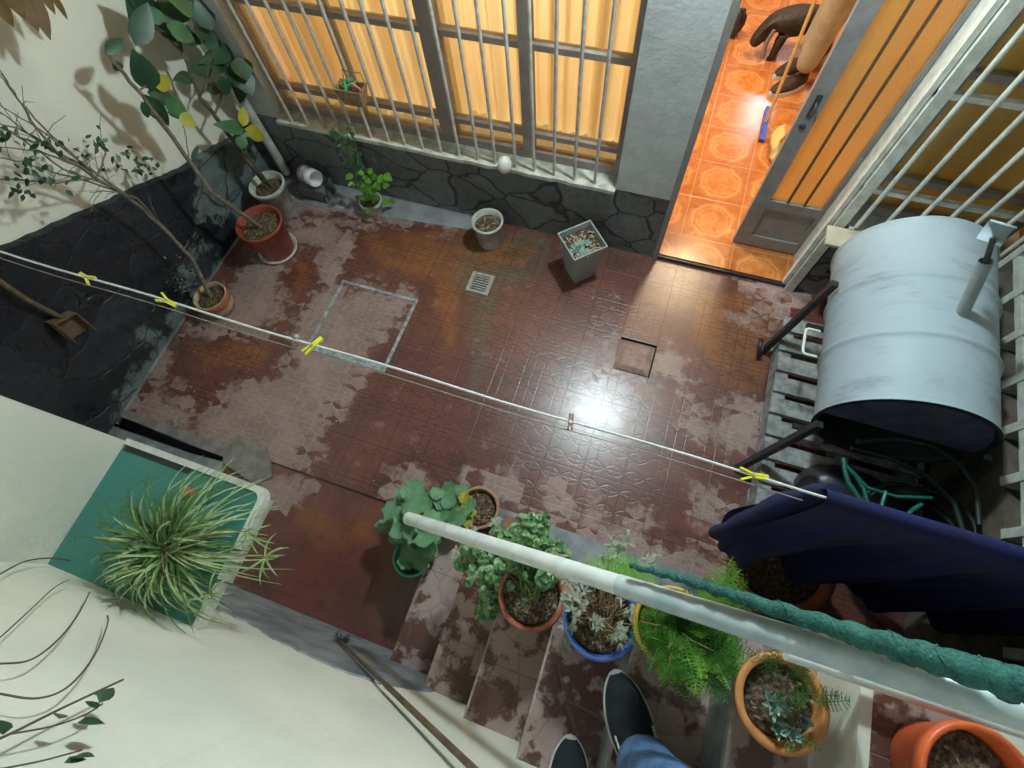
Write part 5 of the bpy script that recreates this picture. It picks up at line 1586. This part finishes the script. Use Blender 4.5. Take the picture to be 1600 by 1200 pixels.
# ============================================================ dustpan and leaning stick
dp = thing('dustpan', tuple(V(105, 525, 0, -2.46)), 'brown long-handled dustpan propped against the dark stone wall base', 'dustpan')
xd = -2.50
cr = [V(72, 503, 0, xd + .0), V(107, 485, 0, xd), V(140, 512, 0, xd + .01), V(108, 533, 0, xd + .01)]
inner = [c + Vector((.05, 0, .0)) for c in cr]
g = MB(); g.add([c - Vector((.004, 0, 0)) for c in cr] + cr, [(0, 1, 2, 3), (7, 6, 5, 4)])
for i in (0, 1, 3):
    j = (i + 1) % 4; a_, b_ = cr[i], cr[j]; h_ = Vector((.05, 0, 0)); n_ = (b_ - a_).cross(h_).normalized() * .004
    g.add([a_, b_, b_ + h_, a_ + h_, a_ + n_, b_ + n_, b_ + h_ + n_, a_ + h_ + n_], [(0, 1, 2, 3), (7, 6, 5, 4), (0, 4, 5, 1), (1, 5, 6, 2), (2, 6, 7, 3), (3, 7, 4, 0)])
g.build('pan', 'stick', dp)
g = MB(); g.tube([(cr[0] + cr[1]) / 2 + Vector((.02, 0, 0)), V(40, 467, 0, xd + .03), V(-5, 436, 0, xd + .03), V(-80, 380, 0, xd + .03)], .011, 10); g.build('handle', 'stick', dp)

stk = thing('leaning_stick', tuple(V(530, 1002, 1, -.42)), 'brown wooden stick leaning on the cream wall at the foot of the stair', 'stick')
s0 = V(532, 1002, 1, -.435); s1 = V(745, 1206, 1, -.415); d_ = (s1 - s0)
g = MB(); g.tube([s0, s0 + d_ * .45, s0 + d_ * .46, s0 + d_ * 1.6], [.0055, .0065, .0085, .009], 12); g.build('handle', 'stick', stk)
random.seed(5); g = MB()
for _ in range(60): g.tube([s0 + Vector((rnd(-.01, .01), 0, 0)), s0 + Vector((rnd(-.05, .03), rnd(-.004, .03), rnd(-.055, .0)))], .0012, 3)
g.build('bristles', 'black', stk)

# ============================================================ vines bottom left
vn = thing('trailing_vine', (-1.4, YS + .03, 1.2), 'thin leafless vine stems looping across the cream wall at lower left', 'vine')
yv = YS + .035
def P_(pts, y=yv): return [V(u, v, 1, y) for u, v in pts]
g = MB()
def smoothtube(pts, r):
    P = [Vector(p) for p in pts]; out = []
    for i in range(len(P) - 1):
        p0 = P[max(i - 1, 0)]; p1 = P[i]; p2 = P[i + 1]; p3 = P[min(i + 2, len(P) - 1)]
        for k in range(6):
            t = k / 6; out.append(.5 * ((2 * p1) + (p2 - p0) * t + (2 * p0 - 5 * p1 + 4 * p2 - p3) * t * t + (3 * p1 - p0 - 3 * p2 + p3) * t ** 3))
    out.append(P[-1]); g.tube(out, r, 6)
smoothtube(P_([(-30, 915), (0, 897), (40, 877), (80, 872), (110, 876)]), .0022)
smoothtube(P_([(-30, 1038), (0, 1037), (50, 1030), (95, 995), (125, 955), (140, 925)]), .0018)
smoothtube(P_([(-30, 1080), (0, 1084), (60, 1091), (110, 1070), (150, 1020), (168, 975), (168, 962)]), .0018)
smoothtube(P_([(-20, 1010), (0, 996), (45, 955), (85, 918), (110, 905)]), .0014)
g.build('stems', 'vine', vn)
v2 = thing('ivy_sprig', (-1.3, YS + .03, 1.4), 'straight twig with a few dark ivy leaves on the cream wall', 'vine')
g = MB(); smoothtube(P_([(-40, 1170), (15, 1147), (100, 1105), (192, 1062)]), .0022); smoothtube(P_([(15, 1147), (80, 1135), (130, 1118), (160, 1100)]), .0014); smoothtube(P_([(-20, 1205), (60, 1190), (128, 1172)]), .0012); g.build('stems', 'vine', v2)
g = MB(); random.seed(9)
for u, v, s_ in ((155, 1098, .026), (170, 1090, .022), (152, 1108, .022), (120, 1130, .030), (92, 1123, .024), (5, 1148, .03), (110, 1185, .024), (100, 1192, .02)):
    p = V(u, v, 1, yv + .004); g.leaf(p, (rnd(-1, 1), .2, rnd(-1, 1)), (0, 1, 0), s_ * 1.3, s_, .2, .2, 4)
g.build('leaves', 'leaf_dark', v2)
g = MB(); p = V(40, 950, 1, yv)
# ============================================================ PEOPLE
def shoe(t, heel, toe_dir, L, Wd, mat_up, mat_sole, ht=.07, name='shoe', slip=True):
    """shoe with sole band; heel = rear end on the ground, toe_dir = horizontal direction"""
    d = Vector(toe_dir).normalized(); x = Vector((d.y, -d.x, 0)); heel = Vector(heel)
    def sec(tt):
        w_ = Wd * (.34 + .16 * math.sin(math.pi * min(1, tt * 1.0)) + .05 * math.sin(math.pi * tt * 2 - 2.2))
        if tt < .12: w_ *= math.sqrt(max(.05, 1 - ((.12 - tt) / .12) ** 2))
        if tt > .78: w_ *= math.sqrt(max(.0, 1 - ((tt - .78) / .22) ** 2.2))
        return w_
    N_ = 64; K = 16
    g = MB(); vs = []; fs = []
    ol = []
    for i in range(N_ + 1):
        tt = i / N_; ol.append(heel + d * L * tt + x * sec(tt))
    for i in range(N_, -1, -1):
        tt = i / N_; ol.append(heel + d * L * tt - x * sec(tt))
    n = len(ol); vs = [p for p in ol] + [p + Vector((0, 0, .026)) for p in ol]
    g.add(vs, [tuple(range(n)), tuple(reversed(range(n, 2 * n)))] + [(i, n + i, n + (i + 1) % n, (i + 1) % n) for i in range(n)])
    up = MB(); vs = []; fs = []
    for i in range(N_ + 1):
        tt = .02 + .955 * i / N_; w_ = sec(tt) * .93
        hh = ht * (1.0 if tt < .45 else max(.35, 1 - (tt - .45) / .55 * .75)) * (math.sqrt(max(0, 1 - ((tt - .85) / .15) ** 2)) if tt > .85 else 1)
        if tt < .05: hh *= .9
        for k in range(K + 1):
            a_ = math.pi * k / K; c = math.cos(a_); s_ = math.sin(a_) ** .7
            vs.append(heel + d * L * tt + x * w_ * c + Vector((0, 0, .024 + hh * s_)))
    for i in range(N_):
        for k in range(K):
            a = i * (K + 1) + k; fs.append((a, a + 1, a + K + 2, a + K + 1))
    up.add(vs, fs, True)
    s = up.build(name, mat_up, t); so = g.build('sole', mat_sole, s)
    if slip:
        for sg in (-1, 1):
            q = MB(); q.cur = 0
            for f_ in (.42, .47, .52):
                w_ = sec(f_) * .80; c_ = heel + d * L * f_ + x * w_ * sg + Vector((0, 0, .026 + ht * .62)); q.bar(c_ - d * .006, c_ + d * .006, .004, .014)
            q.build('side_mark', mat_sole, s)
    return s


# photographer standing on the stair (only feet and lower legs are in the photo)
ph = thing('person', (.30, -.32, .9), 'person in blue jeans and navy slip-on shoes standing on the stair, seen from above', 'person')
SZ5, SZ4 = RZ * 5, RZ * 4
r_toe = V(962, 1048, 2, .94); r_dir = Vector((-.17, .27, 0)).normalized()
rh = Vector((r_toe.x, r_toe.y, 0)) - r_dir * .29
l_toe = V(893, 1148, 2, .76); l_dir = Vector((-.06, .27, 0)).normalized(); lh = Vector((l_toe.x, l_toe.y, 0)) - l_dir * .29
rz = SZ5 + .003; lz = SZ4 + .002
print('shoe', r_toe, rh, l_toe, lh)
shoe(ph, (rh.x, rh.y, rz), r_dir, .29, .112, 'shoe', 'sole', .075)
shoe(ph, (lh.x, lh.y, lz), l_dir, .285, .112, 'shoe', 'sole', .075)
ra = rh + r_dir * .085; la = lh + l_dir * .085
hipc = Vector(((ra.x + la.x) / 2 + .02, -.34, 1.74))
vv = [tuple(hipc), (hipc.x + .09, hipc.y, 1.66), (ra.x + .01, ra.y + .02, 1.32), (ra.x, ra.y + .0, 1.12), (ra.x, ra.y, rz + .055),
      (hipc.x - .09, hipc.y, 1.66), (la.x, la.y + .02, 1.20), (la.x, la.y, .98), (la.x, la.y, lz + .075), (hipc.x, hipc.y, 1.86)]
skinned('jeans', vv, [(0, 1), (1, 2), (2, 3), (3, 4), (0, 5), (5, 6), (6, 7), (7, 8), (0, 9)], [.12, .095, .080, .076, .082, .095, .080, .076, .082, .13], 'jeans', ph)

# indoor person sweeping
fx = V(1225, 135, 2, ZIN); 
pi_ = thing('person', (fx.x, fx.y, ZIN), 'person in khaki trousers and dark shoes sweeping inside the lit doorway', 'person')
d1 = (V(1203, 148, 2, ZIN) - V(1268, 125, 2, ZIN)).normalized()
h1 = V(1200, 150, 2, ZIN) - d1 * .28; h2 = V(1207, 123, 2, ZIN) - d1 * .28
shoe(pi_, (h1.x, h1.y, ZIN), d1, .28, .10, 'brown_shoe', 'sole', .065, slip=False); shoe(pi_, (h2.x, h2.y, ZIN), d1, .28, .10, 'brown_shoe', 'sole', .065, slip=False)
A1 = h1 + d1 * .07; A2 = h2 + d1 * .07; hp = Vector(((A1.x + A2.x) / 2 + .05, (A1.y + A2.y) / 2, .93 + ZIN))
vv = [tuple(hp), (hp.x - .02, A1.y - .02, hp.z - .08), (A1.x + .02, A1.y, .50), (A1.x, A1.y, .10 + ZIN), (hp.x + .02, A2.y + .04, hp.z - .08), (A2.x + .03, A2.y + .02, .50), (A2.x, A2.y, .10 + ZIN)]
body_v = [(hp.x, hp.y, hp.z - .02), (hp.x, hp.y, hp.z + .22), (hp.x - .03, hp.y, hp.z + .46), (hp.x - .04, hp.y, hp.z + .56), (hp.x - .06, hp.y, hp.z + .64), (hp.x - .06, hp.y, hp.z + .74),
          (hp.x - .03, hp.y - .20, hp.z + .43), (hp.x - .02, hp.y - .25, hp.z + .14), (hp.x - .16, hp.y - .20, hp.z + .0),
          (hp.x - .03, hp.y + .20, hp.z + .43), (hp.x - .02, hp.y + .25, hp.z + .14), (hp.x - .18, hp.y + .12, hp.z + .06)]
skinned('body', body_v, [(0, 1), (1, 2), (2, 3), (3, 4), (4, 5), (2, 6), (6, 7), (7, 8), (2, 9), (9, 10), (10, 11)], [(.15, .11), (.14, .10), (.16, .10), .055, .09, .085, .055, .042, .03, .055, .042, .03], 'skin', pi_, root=0)
skinned('jumper', body_v, [(0, 1), (1, 2), (2, 3), (2, 6), (6, 7), (7, 8), (2, 9), (9, 10), (10, 11)][:0] or [(0, 1), (1, 2), (2, 6), (6, 7), (2, 9), (9, 10)], [(.165, .125), (.155, .115), (.17, .112), .05, .05, .05, .066, .052, .04, .066, .052, .04], 'shirt', pi_, root=0)
skinned('trousers', vv, [(0, 1), (1, 2), (2, 3), (0, 4), (4, 5), (5, 6)], [.15, .105, .085, .07, .105, .085, .07], 'khaki', pi_)
g = MB(); g.lathe([(.001, .10), (.06, .085), (.095, .04), (.098, -.01), (.09, -.05)], (hp.x - .055, hp.y, hp.z + .74), 20); g.build('hair', 'hair', pi_)

# mop / squeegees
sqg = thing('floor_squeegee', tuple(V(1197, 190, 2, ZIN)), 'blue floor squeegee with a wooden handle on the orange tiles', 'squeegee')
a_, b_ = V(1201, 168, 2, ZIN + .015), V(1190, 220, 2, ZIN + .015)
MB().bar(a_, b_, .035, .022).build('blade', 'bluep', sqg)
m_ = (a_ + b_) / 2; MB().tube([m_ + Vector((0, 0, .015)), Vector((hp.x - .20, hp.y - .16, .98))], .0105, 10).build('handle', 'handle_wood', sqg)
rg_ = thing('floor_cloth_mop', tuple(V(1218, 225, 2, ZIN)), 'second floor wiper wrapped in a crumpled yellow cloth by the door leaf', 'mop')
c = V(1217, 224, 2, ZIN + .05); random.seed(2)
lump((c.x, c.y, ZIN + .045), (.045, .15, .04), 22, 3, .3).build('cloth', 'rag', rg_)
MB().tube([(c.x, c.y, ZIN + .06), (.62, 2.32, .95)], .010, 10).build('handle', 'handle_wood', rg_)
# hanging yellow drape behind the person
curtain(.90, 1.62, 2.34, .45, 2.15, amp=.02, n=120, label='curtain behind the olive glass of the right window', seed=13)
curtain(.78, 1.05, 3.55, .12, 2.1, amp=.02, n=40, label='plain ochre curtain hanging inside behind the person', seed=9)

# dog
dg = V(1222, 80, 2, ZIN)
dog = thing('dog', (dg.x, dg.y, ZIN), 'black dog with grey streaked forelegs standing inside the room', 'dog')
fl = V(1200, 85, 2, ZIN + .0); fr_ = V(1215, 72, 2, ZIN)
bx_, by_ = fl.x, fl.y
bv_ = [(bx_ + .50, by_ + .12, .40), (bx_ + .28, by_ + .07, .41), (bx_ + .08, by_ + .02, .42), (bx_ - .06, by_ - .02, .40), (bx_ - .15, by_ - .05, .28), (bx_ - .22, by_ - .08, .16),
       (bx_ + .06, by_ - .06, .30), (bx_ + .05, by_ - .07, .17), (bx_ + .03, by_ - .07, .05), (bx_ - .01, by_ - .07, .045),
       (bx_ + .08, by_ + .09, .30), (bx_ + .08, by_ + .10, .17), (bx_ + .07, by_ + .10, .05), (bx_ + .03, by_ + .10, .045),
       (bx_ + .50, by_ + .04, .28), (bx_ + .57, by_ + .03, .18), (bx_ + .54, by_ + .03, .05), (bx_ + .50, by_ + .03, .045),
       (bx_ + .50, by_ + .20, .28), (bx_ + .57, by_ + .21, .18), (bx_ + .54, by_ + .21, .05), (bx_ + .50, by_ + .21, .045),
       (bx_ + .62, by_ + .14, .42), (bx_ + .72, by_ + .17, .34), (bx_ - .13, by_ - .11, .36), (bx_ - .12, by_ + .02, .36)]
bv_ = [(bx_ + (x - bx_) * .62, by_ + (y - by_) * .72, z * .66) for x, y, z in bv_]
dgm = MB()
for q_ in (-.02, .025): dgm.tube([(bx_ - .03, by_ - .05 + q_, .24), (bx_ - .05, by_ - .055 + q_, .14), (bx_ - .03, by_ - .055 + q_ * 1.6, .05)], [.012, .016, .008], 8)
dgm.build('pale_chest_fur', 'dogpale', dog)
skinned('body', bv_, [(0, 1), (1, 2), (2, 3), (3, 4), (4, 5), (2, 6), (6, 7), (7, 8), (8, 9), (2, 10), (10, 11), (11, 12), (12, 13), (0, 14), (14, 15), (15, 16), (16, 17), (0, 18), (18, 19), (19, 20), (20, 21), (0, 22), (22, 23), (4, 24), (4, 25)],
        [.085, .085, .095, .066, .060, .030, .045, .03, .022, .02, .045, .03, .022, .02, .055, .032, .022, .02, .055, .032, .022, .02, .022, .01, .015, .015], 'dogfur', dog, root=2)
# dark stool leg with a small object near the far doorway edge
g = MB(); p = V(1163, 12, 2, ZIN + .2); 
tag(lump((p.x - .02, p.y, ZIN + .10), (.05, .04, .10), 31, 3, .3).build('black_bag', 'black'), 'small black bag standing on the orange floor far inside the doorway', 'bag')

# inner door: something warm and bright for the room
bpy.context.view_layer.update()
